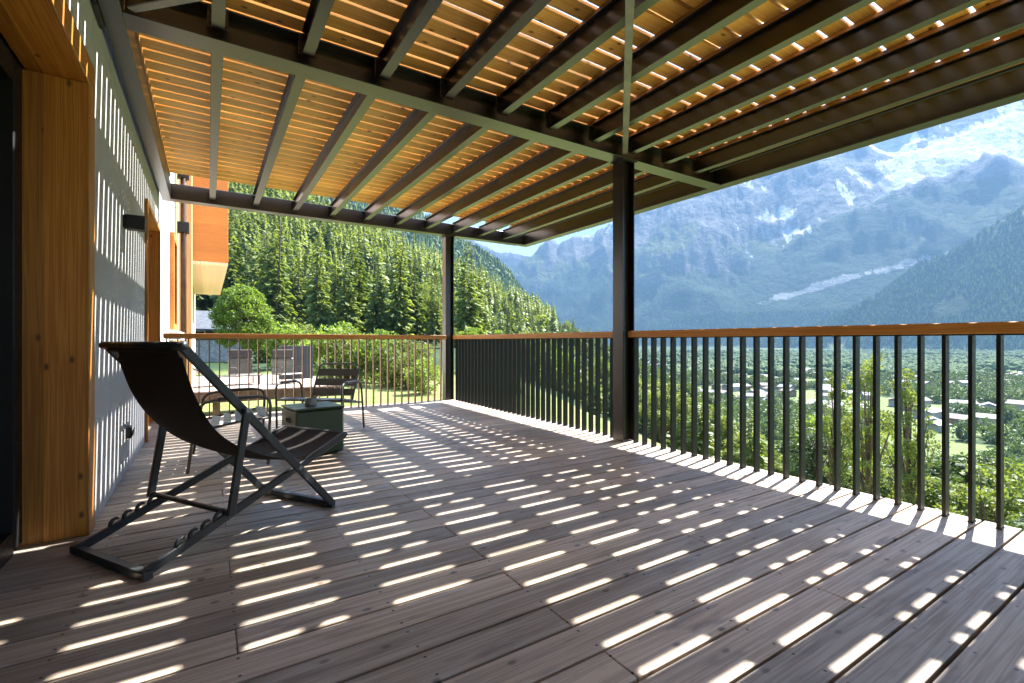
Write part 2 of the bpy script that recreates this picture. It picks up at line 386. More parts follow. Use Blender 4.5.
def build_terrain():
    ang_f = np.radians(np.arange(-62, 58, 0.10)); ang_c = np.radians(np.arange(58, 298, 3.0))
    ang = np.concatenate([ang_f, ang_c])                     # 0 = camera forward, + = to the right
    rr = np.concatenate([[0.0], np.geomspace(2.0, 60, 40)[:-1], np.geomspace(60, 600, 90)[:-1], np.geomspace(600, 12600, 380)])
    na, nr = len(ang), len(rr)
    A, Rr = np.meshgrid(ang, rr)
    X = Rr * (np.sin(A) * RIGHT[0] + np.cos(A) * FWD[0]); Y = Rr * (np.sin(A) * RIGHT[1] + np.cos(A) * FWD[1])
    Z = terrain_h(X, Y)
    V = np.stack([X, Y, Z], -1).reshape(-1, 3)
    i = np.arange(nr - 1)[:, None]; j = np.arange(na)[None, :]; j2 = (j + 1) % na
    Q = np.stack([i * na + j, (i + 1) * na + j, (i + 1) * na + j2, i * na + j2], -1).reshape(-1, 4)
    Q = Q[:, ::-1]
    o = np_mesh('terrain', V, Q, M['terrain'], smooth=True)
    x, y, z = V[:, 0], V[:, 1], V[:, 2]; r = np.hypot(x, y)
    # slope from the grid
    dz = np.gradient(Z, axis=0) / np.maximum(np.gradient(Rr, axis=0), 1e-3)
    da = np.gradient(Z, axis=1) / np.maximum(Rr * 0.00175, 1e-2)
    sl = np.hypot(dz, np.where(A < R(57.9), da, 0)).reshape(-1)
    n1 = fbm(x, y, 500, 6, 101); n2 = fbm(x, y, 90, 5, 111); n3 = fbm(x, y, 900, 7, 121, True, 0.6)
    tree_line = 1150 + (n1 - 0.5) * 900
    forest = np.clip((tree_line - z) / 180, 0, 1) * np.clip((z - VALLEY - 22 + (n1 - .5) * 40) / 30, 0, 1)
    valley_wood = np.clip((n2 - 0.43) * 9, 0, 1) * (z < VALLEY + 40)
    forest = np.clip(forest + valley_wood, 0, 1)
    clear = np.clip((fbm(x, y, 330, 5, 131) - 0.66) * 12, 0, 1) * (z > 90) * (r < 2200)
    forest *= 1 - 0.7 * clear
    forest *= np.clip((r - 30) / 20, 0, 1)
    rock = np.clip((z - tree_line - 60 + (n3 - .6) * 800) / 400, 0, 1)
    rock = np.maximum(rock, np.clip((sl - 1.15) * 2.5, 0, 1) * np.clip((z - 500) / 500, 0, 1))
    m2 = np.clip(1 - np.abs(z - ridge(x, y, M2, 1.10)) / 190, 0, 1) * (r > 5600)
    m2 = np.clip(m2 * 2.2, 0, 1) * np.clip((fbm(x, y, 230, 6, 171, False, 0.6) - 0.30) * 7, 0, 1) * np.clip((2050 - z) / 300, 0, 1)
    forest = np.maximum(forest, m2); rock = rock * (1 - m2)
    # glacier tongues and snow lie in belts below the great crest
    h4 = ridge(x, y, M4, 0.66); d2 = z - ridge(x, y, M2, 0.86)
    hollow = 0.62 - fbm(x + 3000, y - 1000, 850, 8, 61, True, 0.56)
    snow = np.clip((z - 1500) / 500, 0, 1) * np.clip((hollow * 1.0 + (z - 2750) / 5000 + (fbm(x, y, 300, 7, 141, False, 0.62) - 0.5) * 0.9 - 0.10) * 14, 0, 1) * (r > 6500)
    nb = fbm(x, y, 210, 7, 151, False, 0.62); nb2 = fbm(x - 900, y, 1100, 5, 157)
    zb = z - ridge(x, y, M4B, 0.85)
    streak = fbm(x * 0.5 + y * 0.5, (x - y) * 2.0, 420, 7, 163, False, 0.62)
    belt = np.clip(1 - np.abs(zb) / 230, 0, 1) * (r > 6000) * np.clip((z - ridge(x, y, M2, 1.10) - 120) / 70, 0, 1) * np.clip((z - 950) / 700, 0, 1)
    glac = np.clip((belt * 0.30 + nb * 0.8 + streak * 0.8 + (z - 1500) / 7000 - 1.04) * 9, 0, 1) * (belt > 0)
    pale = np.clip((belt * 0.8 + streak * 0.9 + nb * 0.4 - 0.92) * 3.0, 0, 0.9) * (belt > 0)
    c3 = np.clip(1 - np.abs(z - ridge(x, y, M3, 0.42) - 60) / 170, 0, 1) * np.clip((z - ridge(x, y, M3, 0.98) - 160) / 80, 0, 1) * (r > 3800) * (r < 7800) * np.clip((z - 250) / 300, 0, 1)
    scree = np.clip((c3 * (0.35 + fbm(x, y, 170, 7, 161, False, 0.62)) - 0.42) * 3.2, 0, 1)
    col = np.zeros((len(V), 4), np.float32)
    col[:, 0] = forest; col[:, 1] = rock; col[:, 2] = np.clip(snow + glac, 0, 1); col[:, 3] = np.maximum(scree, pale)
    at = o.data.color_attributes.new('cover', 'FLOAT_COLOR', 'POINT'); at.data.foreach_set('color', col.ravel())
    tag(o, kind='structure')
    return o, (x, y, z, forest, r)
def terrain_mat():
    m = NT('terrain_cover'); g = m.n('NewGeometry').outputs['Position']
    at = m.n('Attribute', attribute_name='cover'); c = m.n('SeparateColor', {0: at.outputs['Color']}).outputs; scree = at.outputs['Alpha']
    nf = m.noise(g, 0.055, 6, 0.65).outputs[0]; nm = m.noise(g, 0.012, 6, 0.6).outputs[0]; nn = m.noise(g, 1.3, 6, 0.65).outputs[0]
    nw = m.noise(g, 0.35, 4, 0.6).outputs[0]
    grass = m.ramp(m.math('ADD', m.math('MULTIPLY', nn, 0.5), m.math('MULTIPLY', nm, 0.5)), [(0.32, (0.075, 0.105, 0.026)), (0.52, (0.135, 0.160, 0.048)), (0.70, (0.240, 0.230, 0.100))])
    grass = m.mix(m.maprange(nw, 0.45, 0.7, 0, 0.5), grass, (0.20, 0.19, 0.085))
    grass = m.mix(m.maprange(m.sep(g)[2], 250, 900, 0, 0.8), grass, (0.055, 0.072, 0.030))
    low = m.maprange(m.sep(g)[2], VALLEY - 6, VALLEY + 30, 1, 0)
    grass = m.mix(m.math('MULTIPLY', low, 0.75), grass, (0.075, 0.105, 0.036))
    wood_ = m.ramp(nf, [(0.3, (0.008, 0.019, 0.008)), (0.55, (0.022, 0.042, 0.015)), (0.75, (0.055, 0.080, 0.026))])
    rock = m.ramp(m.noise(g, 0.011, 8, 0.7).outputs[0], [(0.3, (0.040, 0.042, 0.044)), (0.5, (0.105, 0.10, 0.098)), (0.7, (0.20, 0.19, 0.18))])
    sc = m.mix(m.noise(g, 0.03, 6, .7).outputs[0], (0.14, 0.15, 0.13), (0.36, 0.36, 0.34))
    sn = m.mix(m.maprange(m.noise(g, 0.012, 8, .7).outputs[0], 0.35, 0.62), (0.32, 0.33, 0.34), (0.62, 0.63, 0.64))
    jit = m.math('MULTIPLY', m.math('SUBTRACT', m.noise(g, 0.03, 6, .65).outputs[0], 0.5), 0.9)
    def soft(v): return m.maprange(m.math('ADD', v, jit), 0.35, 0.65)
    col = m.mix(soft(c[0]), grass, wood_)
    col = m.mix(soft(c[1]), col, rock)
    col = m.mix(soft(scree), col, sc)
    col = m.mix(soft(c[2]), col, sn)
    far = m.maprange(m.sep(g)[2], 60, 350)
    big = m.noise(g, 0.009, 9, 0.62, 0.4).outputs[0]
    h = m.math('ADD', m.math('MULTIPLY', nf, 3.0), m.math('MULTIPLY', m.math('MULTIPLY', big, far), 75.0))
    m.bsdf(col, 0.9, 0.1, normal=m.bump(h, 0.9, 1.0)); return m.m
M['terrain'] = terrain_mat()
terrain, TV = build_terrain()
def ground(x, y): return float(terrain_h(np.array([float(x)]), np.array([float(y)]))[0])

# ------------------------------------------------------------------ trees
def quads_to(name, C, U, W, mats, parent):
    """leaf faces with centres C and half axes U, W"""
    n = len(C); V = np.stack([C - U, C + W * 0.9, C + U, C - W * 0.9], 1).reshape(-1, 3)
    return np_mesh(name, V, np.arange(4 * n).reshape(n, 4), mats, parent=parent)
def unit(v): return v / (np.linalg.norm(v, axis=-1, keepdims=True) + 1e-9)
def conifer_arrays(h, r, g, whorls=34, base=0.08):
    C = []; U = []; W = []
    for k in range(whorls):
        t = base + (1 - base) * (k / whorls) ** 0.95
        z = h * t; L0 = r * (1 - t) ** 0.78 + 0.12
        nb = max(5, int(9 * (1 - t) + 4))
        for b in range(nb):
            az = g.uniform(0, 2 * PI); L = L0 * g.uniform(0.62, 1.12)
            d = np.array([math.cos(az), math.sin(az), 0]); s = np.array([-d[1], d[0], 0])
            for q in range(3):
                f0 = (0.18, 0.46, 0.74)[q]; f1 = f0 + 0.40
                droop = -0.30 * L * f0 - 0.10 * L * f0 * f0 + (0.1 * L if q == 2 else 0)
                c = d * L * (f0 + f1) / 2 + np.array([0, 0, z + droop]) + g.normal(0, 0.05, 3) * L
                u = d * L * 0.26 + np.array([0, 0, -0.10 * L]); wv = s * L * (0.26 - 0.05 * q) + np.array([0, 0, g.uniform(-0.16, 0.10) * L])
                C.append(c); U.append(u); W.append(wv)
                if q > 0:
                    C.append(c + np.array([0, 0, -0.09 * L])); U.append(u * 0.9); W.append(np.array([0, 0, 0.16 * L]) + s * 0.05 * L * g.normal())
    return np.array(C), np.array(U), np.array(W)
def trunk_mb(h, r0, g, limbs=()):
    mb = MB(); pts = [(0, 0, -0.6)]; x = y = 0
    for i in range(1, 7):
        x += g.normal(0, 0.012) * h; y += g.normal(0, 0.012) * h; pts.append((x, y, h * i / 6))
    mb.tube(pts, [r0 * (1 - 0.88 * i / 6) for i in range(7)], 7)
    for (p, q, r) in limbs:
        p = np.array(p); q = np.array(q); m_ = (p + q) / 2 + np.array([0, 0, -0.06 * np.linalg.norm(q - p)])
        mb.tube([p, m_, q], [r, r * 0.65, r * 0.25], 5)
    return mb
def make_conifer(h, r, seed, mat, whorls=34):
    g = np.random.default_rng(seed); root = empty('spruce_tree')
    trunk_mb(h * 0.97, h * 0.014, g).build('trunk', M['bark'], root, True)
    C, U, W = conifer_arrays(h, r, g, whorls); quads_to('crown', C, U, W, mat, root)
    return root
def leaf_cloud(g, centers, radii, per, size, flat=0.8):
    C = []
    for c, r in zip(centers, radii):
        n = max(8, int(per * r ** 2)); p = g.normal(0, 1, (n, 3)); p = unit(p) * (r * g.uniform(0.25, 1.0, (n, 1)) ** 0.5)
        p[:, 2] *= flat; C.append(p + c)
    C = np.concatenate(C); n = len(C)
    a = unit(g.normal(0, 1, (n, 3)) + np.array([0, 0, 0.2])); b = unit(np.cross(a, g.normal(0, 1, (n, 3))))
    s = size * g.uniform(0.6, 1.35, (n, 1))
    return C, a * s, b * s * 0.62
def make_broad(name, h, r, seed, mat, nclump=46, leaf=0.13, per=260, zlow=0.22, tk=0.015, clump=0.27, even=False):
    g = np.random.default_rng(seed); root = empty(name)
    cen = []; rad = []
    zc = h * (zlow + 1) / 2; hz = h * (1 - zlow) / 2
    while len(cen) < nclump:
        p = g.uniform(-1, 1, 3)
        q = np.linalg.norm(p)
        if q > 1 or (q < 0.45 and g.uniform() < 0.7): continue
        wob = 0.80 + 0.3 * g.uniform()
        if even:
            if q < 0.70: continue
            wob = 1.0 / q * (0.93 + 0.07 * g.uniform()); p[2] *= wob; p[2] = max(p[2], -0.92)
        pt = np.array([p[0] * r * 0.85 * wob * (1 - 0.25 * max(p[2], 0)), p[1] * r * 0.85 * wob * (1 - 0.25 * max(p[2], 0)), zc + p[2] * hz * 0.88])
        cen.append(pt); rad.append(r * clump * g.uniform(0.6, 1.25))
    limbs = []
    for c in cen[::2]:
        z0 = min(c[2] * g.uniform(0.35, 0.7), h * 0.75)
        limbs.append(((0, 0, z0), c, h * 0.008))
    trunk_mb(h * 0.9, h * tk + 0.02, g, limbs).build('trunk', M['bark'], root, True)
    C, U, W = leaf_cloud(g, cen, rad, per, leaf); quads_to('crown', C, U, W, mat, root)
    return root
def place(root, first, x, y, z, s, rz, label=None, group=None, cat=None, sz=None):
    o = root if first else copy_tree(root)
    o.location = (x, y, z); o.rotation_euler = (0, 0, rz); o.scale = (s, s, s if sz is None else sz)
    return tag(o, label, cat, group)
class Kind:
    def __init__(s, root): s.root = root; s.used = False
    def put(s, x, y, h_scale, label, group, cat='tree', z=None, wide=1.0):
        z = ground(x, y) if z is None else z
        o = place(s.root, not s.used, x, y, z, h_scale * wide, random.uniform(0, 6.28), label, group, cat, sz=h_scale)
        s.used = True; return o
CON = [Kind(make_conifer(20, 3.1, 301, M['leaf_con'], 40)), Kind(make_conifer(20, 2.6, 302, M['leaf_con'], 38)), Kind(make_conifer(20, 3.6, 303, M['leaf_con'], 36))]
BRO = [Kind(make_broad('broadleaf_tree', 10, 3.0, 311, M['leaf_dec'])), Kind(make_broad('broadleaf_tree', 10, 3.6, 312, M['leaf_dec'], 54)), Kind(make_broad('broadleaf_tree', 10, 2.6, 313, M['leaf_lime'], 40)), Kind(make_broad('broadleaf_tree', 10, 3.1, 314, M['leaf_dark'], 46))]

# conifers of the wood behind the lawn
spots = []
def free(x, y, d): return all((x - a) ** 2 + (y - b) ** 2 > d * d for a, b in spots)
def cone_label(d): return ('dark green spruce in the front row of the wood behind the lawn' if d < 125 else 'spruce standing deeper in the wood on the lower hillside' if d < 230 else 'small looking spruce high on the wooded hillside')
n_con = 0; tries = 0
while n_con < 268 and tries < 9000:
    tries += 1
    px = random.uniform(150, 600); u = random.random(); d = 84 + 300 * u ** 1.35
    if px > 470: d = random.uniform(110, 420)
    x, y = bearing(px, d)
    if not free(x, y, 2.6 + d * 0.010): continue
    z = ground(x, y)
    hh = random.uniform(0.62, 1.18)
    if px < 300 and d < 130: hh *= 1.12
    if z < -14: continue
    spots.append((x, y)); k = random.choice(CON)
    if random.random() < 0.16 and d > 95:
        b = random.choice(BRO[:3]); b.put(x, y, random.uniform(1.0, 1.6), 'rounded light green tree mixed in among the dark spruces', 'broadleaf trees in the wood', z=z)
    else:
        k.put(x, y, hh, cone_label(d), 'spruces of the hillside wood', z=z); n_con += 1
# trees on the slope below the terrace: their tops stay under the line of the valley
line = [(440, 326), (520, 328), (560, 345), (600, 352), (640, 372), (690, 384), (720, 398), (760, 402), (800, 404), (830, 410), (900, 425), (960, 432), (1000, 446), (1100, 455)]
n_s = 0; tries = 0; spots = []
while n_s < 92 and tries < 6000:
    tries += 1
    px = random.uniform(430, 1140); d = 11 + 95 * random.random() ** 1.4
    x, y = bearing(px, d); xe = 4.4 + 0.42 * max(y, 0)
    if x < 9 or x < xe - 1: continue
    if not free(x, y, 2.2 + d * 0.028): continue
    yt = np.interp(px, [p for p, q in line], [q for p, q in line]) + random.uniform(-6, 34)
    z = ground(x, y); top = elev(yt, d); h = top - z
    con = random.random() < (0.66 if 700 < px < 815 else 0.42 if px < 700 else 0.26)
    if h < 3.2 or h > (24 if con else 14): continue
    spots.append((x, y)); n_s += 1
    if con:
        random.choice(CON).put(x, y, h / 20, 'spruce on the steep slope below the terrace railing', 'spruces below the terrace', z=z, wide=1.0 if h > 9 else 1.3)
    else:
        random.choice(BRO).put(x, y, h / 10, 'leafy tree on the steep slope below the terrace railing', 'leafy trees below the terrace', z=z, wide=1.05 if h > 8 else 1.35)
# the tall thin tree and its neighbour seen through the bars
ash = Kind(make_broad('ash_tree', 12, 1.55, 321, M['leaf_dec'], 52, 0.085, 420, 0.16, tk=0.005, clump=0.30))
for px, d, top, lab in ((868, 15.5, 340, 'tall slender leafy tree with a thin bare stem just beyond the railing'), (908, 17.5, 356, 'slightly shorter slender leafy tree beside the tall thin one'), (836, 19.0, 362, 'slender leafy tree standing left of the tall thin one')):
    x, y = bearing(px, d); z = ground(x, y); ash.put(x, y, (elev(top, d) - z) / 12, lab, None, z=z, wide=0.95)
# garden trees and shrubs behind the lawn
rt = Kind(make_broad('round_maple', 5.5, 1.85, 331, M['leaf_lime'], 150, 0.08, 800, 0.14, clump=0.24, even=True))
x, y = bearing(243, 32); rt.put(x, y, 1.0, 'neatly rounded bright green tree beside the slate roofed house', None, z=-0.62)
sh = Kind(make_broad('garden_shrub', 3.0, 1.7, 341, M['leaf_lime'], 34, 0.10, 300, 0.02, clump=0.34))
sd = Kind(make_broad('garden_shrub', 3.0, 1.8, 342, M['leaf_dec'], 34, 0.10, 300, 0.02, clump=0.34))
for i, (px, d, s, k, lab) in enumerate([
        (286, 37, 1.22, sh, 'light green bushy tree right of the neatly rounded tree'), (308, 41, 1.25, sd, 'pale airy bush between the lime bush and the spruces'),
        (266, 46, 1.3, sd, 'darker bush half hidden behind the neatly rounded tree'),
        (332, 31, 1.15, sh, 'broad shrub at the left end of the shrub bank behind the armchair'), (352, 30, 1.12, sd, 'full shrub of the bank just right of the grey screen'), (372, 29, 1.0, sh, 'shrub of the bank above the bare grass slope'),
        (392, 28, 0.85, sd, 'rounded shrub in the middle of the shrub bank'), (408, 26.5, 0.72, sd, 'low dark shrub near the lower end of the shrub bank'),
        (424, 24, 0.62, sh, 'lowest shrub of the bank close to the corner post'), (346, 36, 1.25, sh, 'tall shrub behind the shrub bank, lit yellow green'), (382, 37, 1.1, sh, 'shrub behind the middle of the shrub bank'), (412, 36, 1.0, sd, 'shrub behind the lower end of the bank')]):
    x, y = bearing(px, d); k.put(x, y, s, lab, None, 'shrub', z=ground(x, y) - 0.1)

# forest on the far slopes and woods of the valley: one mass
def build_forest():
    x, y, z, fo, r = TV
    pts = []
    def scatter(n, pxr, dr, power, cond, hr, wr):
        px = rng.uniform(*pxr, n); d = dr[0] + (dr[1] - dr[0]) * rng.uniform(0, 1, n) ** power
        t = (px - 512) / F_PX; X = FWD[0] * d + RIGHT[0] * t * d; Y = FWD[1] * d + RIGHT[1] * t * d
        Z = terrain_h(X, Y); ok = cond(X, Y, Z, d, px)
        X, Y, Z, d = X[ok], Y[ok], Z[ok], d[ok]; n = len(X)
        h = rng.uniform(*hr, n); w = h * rng.uniform(*wr, n)
        pts.append((X, Y, Z, h, w))
    scatter(48000, (120, 660), (700, 1700), 0.85, lambda X, Y, Z, d, px: (Z > VALLEY + 14) & (fbm(X, Y, 120, 4, 9) > 0.36), (11, 25), (0.13, 0.20))
    scatter(80000, (560, 1120), (1900, 5600), 0.85, lambda X, Y, Z, d, px: (Z > VALLEY + 4) & (Z < np.where(d > 4500, 330, 1100)) & (fbm(X, Y, 300, 5, 12) > 0.27), (14, 32), (0.20, 0.30))
    pass
    scatter(30000, (560, 1150), (760, 2700), 0.9, lambda X, Y, Z, d, px: (Z < VALLEY + 26) & (fbm(X, Y, 90, 5, 111) > 0.45), (8, 17), (0.32, 0.50))
    X, Y, Z, h, w = (np.concatenate(a) for a in zip(*pts)); n = len(X)
    k = 6; a = 2 * PI * np.arange(k) / k
    # profile per tree: skirt, waist, tip  (jittered radii give uneven outlines)
    prof = [(0.06, 0.92), (0.42, 0.80), (0.74, 0.44)]
    round_ = ((w / h > 0.31) & (h < 19)) | ((rng.uniform(0, 1, n) < 0.16) & (np.hypot(X, Y) < 2200)); w = np.where(round_ & (w / h < 0.31), w * 1.9, w); h = np.where(round_ & (w / h < 0.4), h * 0.8, h)
    V = np.zeros((n, 3 * k + 1, 3), np.float32); rot = rng.uniform(0, 6.28, n)
    for q, (zz, rr) in enumerate(prof):
        rad = np.where(round_, (0.62, 1.0, 0.78)[q], rr)[:, None] * w[:, None] * rng.uniform(0.72, 1.25, (n, k))
        aa = a[None] + rot[:, None]
        V[:, q * k:(q + 1) * k, 0] = X[:, None] + rad * np.cos(aa); V[:, q * k:(q + 1) * k, 1] = Y[:, None] + rad * np.sin(aa)
        V[:, q * k:(q + 1) * k, 2] = (Z + h * zz)[:, None] + rng.uniform(-0.06, 0.06, (n, k)) * h[:, None]
    V[:, 3 * k, 0] = X; V[:, 3 * k, 1] = Y; V[:, 3 * k, 2] = Z + h
    T = []
    for q in range(2):
        for j in range(k):
            j2 = (j + 1) % k; a0, a1, b0, b1 = q * k + j, q * k + j2, (q + 1) * k + j, (q + 1) * k + j2
            T += [[a0, a1, b1], [a0, b1, b0]]
    for j in range(k): T.append([2 * k + j, 2 * k + (j + 1) % k, 3 * k])
    T = np.array(T); Q = (T[None] + (np.arange(n) * (3 * k + 1))[:, None, None]).reshape(-1, 3)
    o = np_mesh('forest', V.reshape(-1, 3), Q, M['forest'])
    c = np.repeat(np.stack([rng.uniform(0, 1, n), round_.astype(float), np.zeros(n), np.ones(n)], 1), 3 * k + 1, 0)
    at = o.data.color_attributes.new('tint', 'FLOAT_COLOR', 'POINT'); at.data.foreach_set('color', c.astype(np.float32).ravel())
    tag(o, kind='stuff')
def forest_mat():
    m = NT('forest_foliage'); at = m.n('Attribute', attribute_name='tint'); c = m.n('SeparateColor', {0: at.outputs['Color']}).outputs
    g = m.n('NewGeometry').outputs['Position']; n = m.noise(g, 0.25, 4, .7).outputs[0]
    f = m.math('ADD', m.math('MULTIPLY', c[0], 0.65), m.math('MULTIPLY', n, 0.4))
    con = m.ramp(f, [(0.2, (0.034, 0.066, 0.020)), (0.65, (0.100, 0.150, 0.042)), (0.92, (0.230, 0.275, 0.075))])
    dec = m.ramp(f, [(0.2, (0.032, 0.062, 0.022)), (0.8, (0.100, 0.138, 0.046))])
    m.bsdf(m.mix(c[1], con, dec), 0.8, 0.15, normal=m.bump(n, 0.6, 1.5)); return m.m
M['forest'] = forest_mat()
build_forest()

def build_hill_woods():
    g = np.random.default_rng(78); n = 14000
    px = g.uniform(110, 555, n); d = 185 + 640 * g.uniform(0, 1, n) ** 0.72
    t = (px - 512) / F_PX; X = FWD[0] * d + RIGHT[0] * t * d; Y = FWD[1] * d + RIGHT[1] * t * d; Z = terrain_h(X, Y)
    ok = (Z > VALLEY + 10) & (fbm(X, Y, 80, 4, 9) > 0.36)
    X, Y, Z = X[ok][:6500], Y[ok][:6500], Z[ok][:6500]; n = len(X); k = 105
    dec = g.uniform(0, 1, n) < np.where(fbm(X, Y, 140, 4, 19) > 0.55, 0.45, 0.10)
    h = np.where(dec, g.uniform(8, 15, n), g.uniform(11, 25, n)); w = np.where(dec, h * g.uniform(0.26, 0.38, n), h * g.uniform(0.12, 0.18, n))
    # conifers: drooping sprays on a tapering axis
    tt = g.uniform(0, 1, (n, k)) ** 1.35; az = g.uniform(0, 2 * PI, (n, k)); rr = w[:, None] * (1.02 - tt) ** 0.85 * g.uniform(0.35, 1.0, (n, k)) ** 0.6
    ca, sa = np.cos(az), np.sin(az); hh = h[:, None]
    Cc = np.stack([X[:, None] + rr * ca, Y[:, None] + rr * sa, Z[:, None] + hh * (0.05 + 0.95 * tt)], -1)
    sz = (w[:, None] * (0.50 - 0.34 * tt) * g.uniform(0.7, 1.3, (n, k)))[..., None]
    Uc = np.stack([ca, sa, np.full_like(ca, -0.75)], -1) * sz; Wc = np.stack([-sa, ca, g.normal(0, 0.25, (n, k))], -1) * sz * 0.8
    # broadleaf clouds
    p = unit(g.normal(0, 1, (n, k, 3))) * (g.uniform(0.4, 1.0, (n, k, 1)) ** 0.5)
    Cd = p * np.stack([w, w, h * 0.46], -1)[:, None, :] + np.stack([X, Y, Z + h * 0.54], -1)[:, None, :]
    a = unit(g.normal(0, 1, Cd.shape)); b = unit(np.cross(a, g.normal(0, 1, Cd.shape))); sd_ = (w[:, None, None] * 0.27)
    m = dec[:, None, None]
    C = np.where(m, Cd, Cc).reshape(-1, 3); U = np.where(m, a * sd_, Uc).reshape(-1, 3); W = np.where(m, b * sd_ * 0.75, Wc).reshape(-1, 3)
    V = np.stack([C - U, C + W, C + U, C - W], 1).reshape(-1, 3)
    o = np_mesh('woods', V, np.arange(len(V)).reshape(-1, 4), [M['leaf_con'], M['leaf_dec']], np.repeat(dec.astype(np.int32), k)); tag(o, kind='stuff')
build_hill_woods()
def build_valley_woods():
    g = np.random.default_rng(77); n = 11000
    px = g.uniform(540, 1160, n); d = 105 + 690 * g.uniform(0, 1, n) ** 0.75
    t = (px - 512) / F_PX; X = FWD[0] * d + RIGHT[0] * t * d; Y = FWD[1] * d + RIGHT[1] * t * d; Z = terrain_h(X, Y)
    ok = (fbm(X, Y, 90, 5, 111) > np.where(Z > VALLEY + 12, 0.34, 0.462)) & (Z < 0)
    X, Y, Z, d = X[ok][:4200], Y[ok][:4200], Z[ok][:4200], d[ok][:4200]; n = len(X)
    h = g.uniform(5, 13, n); w = h * g.uniform(0.28, 0.46, n); k = 190
    p = unit(g.normal(0, 1, (n, k, 3))) * (g.uniform(0.35, 1.0, (n, k, 1)) ** 0.5)
    lump = 1 + 0.28 * np.sin(p[..., 0:1] * 5 + g.uniform(0, 6, (n, 1, 1))) * np.sin(p[..., 1:2] * 5 + g.uniform(0, 6, (n, 1, 1)))
    p = p * lump * np.stack([w, w, h * 0.48], -1)[:, None, :]
    C = p + np.stack([X, Y, Z + h * 0.52], -1)[:, None, :]
    C = C.reshape(-1, 3); a = unit(g.normal(0, 1, C.shape)); b = unit(np.cross(a, g.normal(0, 1, C.shape)))
    sz = np.repeat(w * 0.20, k)[:, None] * g.uniform(0.6, 1.4, (len(C), 1))
    o = quads_to('woods', C, a * sz, b * sz * 0.7, M['leaf_valley'], None); tag(o, kind='stuff')
build_valley_woods()
# ------------------------------------------------------------------ village in the valley
def house_kind(w, l, h, pitch, wall, roof):
    root = empty('village_house')
    MB().box(-w / 2, w / 2, -l / 2, l / 2, -4, h, 0.02).build('wall', wall, root)
    mb = MB(); rh = w / 2 * pitch; e = 0.9
    V = [(-w / 2 - e, -l / 2 - e, h - e * pitch), (w / 2 + e, -l / 2 - e, h - e * pitch), (0, -l / 2 - e, h + rh), (-w / 2 - e, l / 2 + e, h - e * pitch), (w / 2 + e, l / 2 + e, h - e * pitch), (0, l / 2 + e, h + rh)]
    mb.add(V, [[0, 1, 2], [5, 4, 3], [0, 2, 5, 3], [2, 1, 4, 5], [1, 0, 3, 4]]); mb.build('roof', roof, root)
    return Kind(root)
HK = [(house_kind(9, 12, 5.2, 0.45, M['rwhite'], M['roofb']), 'pale walled house with a grey gable roof in the valley village'),
      (house_kind(10, 12, 5.6, 0.40, M['rwhite'], M['roofa']), 'pale walled house with a brown gable roof in the valley village'),
      (house_kind(9, 11, 5.2, 0.45, M['rbrown'], M['roofa']), 'brown timber chalet with a brown gable roof in the valley village'),
      (house_kind(11, 20, 5, 0.34, M['rwhite'], M['roofb']), 'long pale building with a grey gable roof in the valley village')]
spots = []; nh = 0; tries = 0
while nh < 210 and tries < 16000:
    tries += 1
    px = random.uniform(585, 1090); d = 310 + 1500 * random.random() ** 1.1
    x, y = bearing(px, d)
    if fbm(np.array([x]), np.array([y]), 90, 5, 111)[0] > 0.452 or vnoise(np.array([x / 260.]), np.array([y / 260.]), 5)[0] < 0.34 or not free(x, y, 17 + d * 0.004): continue
    z = ground(x, y)
    if z > VALLEY + 12: continue
    spots.append((x, y)); nh += 1
    k, lab = HK[random.choices((0, 1, 2, 3), (4, 3, 3, 2))[0]]
    k.put(x, y, random.uniform(0.85, 1.25), lab, 'houses of the valley village', 'house', z=z)

# ------------------------------------------------------------------ terrace floor
PITCH = 0.155; Y0 = 0.06
DX0, DX1 = -0.97, 3.66; DY0, DY1 = -4.6, 7.56
mb = MB(); k0 = int((DY0 - Y0) / PITCH); k1 = int((DY1 - Y0) / PITCH)
g2 = random.Random(3)
for k in range(k0, k1 + 1):
    ya = Y0 + k * PITCH + 0.006; yb = ya + PITCH - 0.012
    yb = min(yb, DY1)
    cuts = [DX0] + ([1.08] if k % 2 == 0 else [2.09 if k % 4 == 1 else 0.08]) + [DX1]
    for a, b in zip(cuts[:-1], cuts[1:]):
        zz = g2.uniform(-0.0012, 0.0)
        mb.box(a + 0.0015, b - 0.0015, ya, yb, -0.027 + zz, zz, 0.0025)
tag(mb.build('terrace_floor', M['deck']), kind='structure')
mb = MB(); mb.box(DX0, DX1 - 0.06, DY0, DY1 - 0.05, -0.30, -0.06, 0.004)
mb.box(DX1 - 0.055, DX1 - 0.01, DY0, DY1, -0.28, -0.032, 0.002)
tag(mb.build('terrace_slab', M['darkwood']), kind='structure')

# ------------------------------------------------------------------ house
WX = -0.53
house = empty('mountain_house', (0, 0, 0), 0, 'grey rendered house wall with larch framed openings on the terrace', 'house')
mb = MB(); HEAD = 2.335; HEAD2 = 2.37
JY = 3.25; JW = 0.15
mb.box(WX - 0.45, WX, JY + JW + 0.002, 5.937, -1.6, 5.6, 0.004)
mb.box(WX - 0.45, WX, -1.6, JY + JW + 0.002, HEAD + 0.143, 5.6, 0.0)
mb.box(WX - 0.45, WX, 5.937, 7.463, HEAD2 + 0.053, 5.6, 0.0)
mb.box(WX - 0.45, WX, 7.463, 9.0, -1.6, 5.6, 0.004)
mb.box(WX - 0.45, WX, -5.0, -1.6, -1.6, 5.6, 0.004)
mb.build('wall', M['plaster'], house)
MB().box(-5.0, -0.985, -4.9, 8.9, -1.6, 5.5, 0.0).build('light_stop_block', M['darkwood'], house)  # solid dark block added behind the openings to stop light leaking through
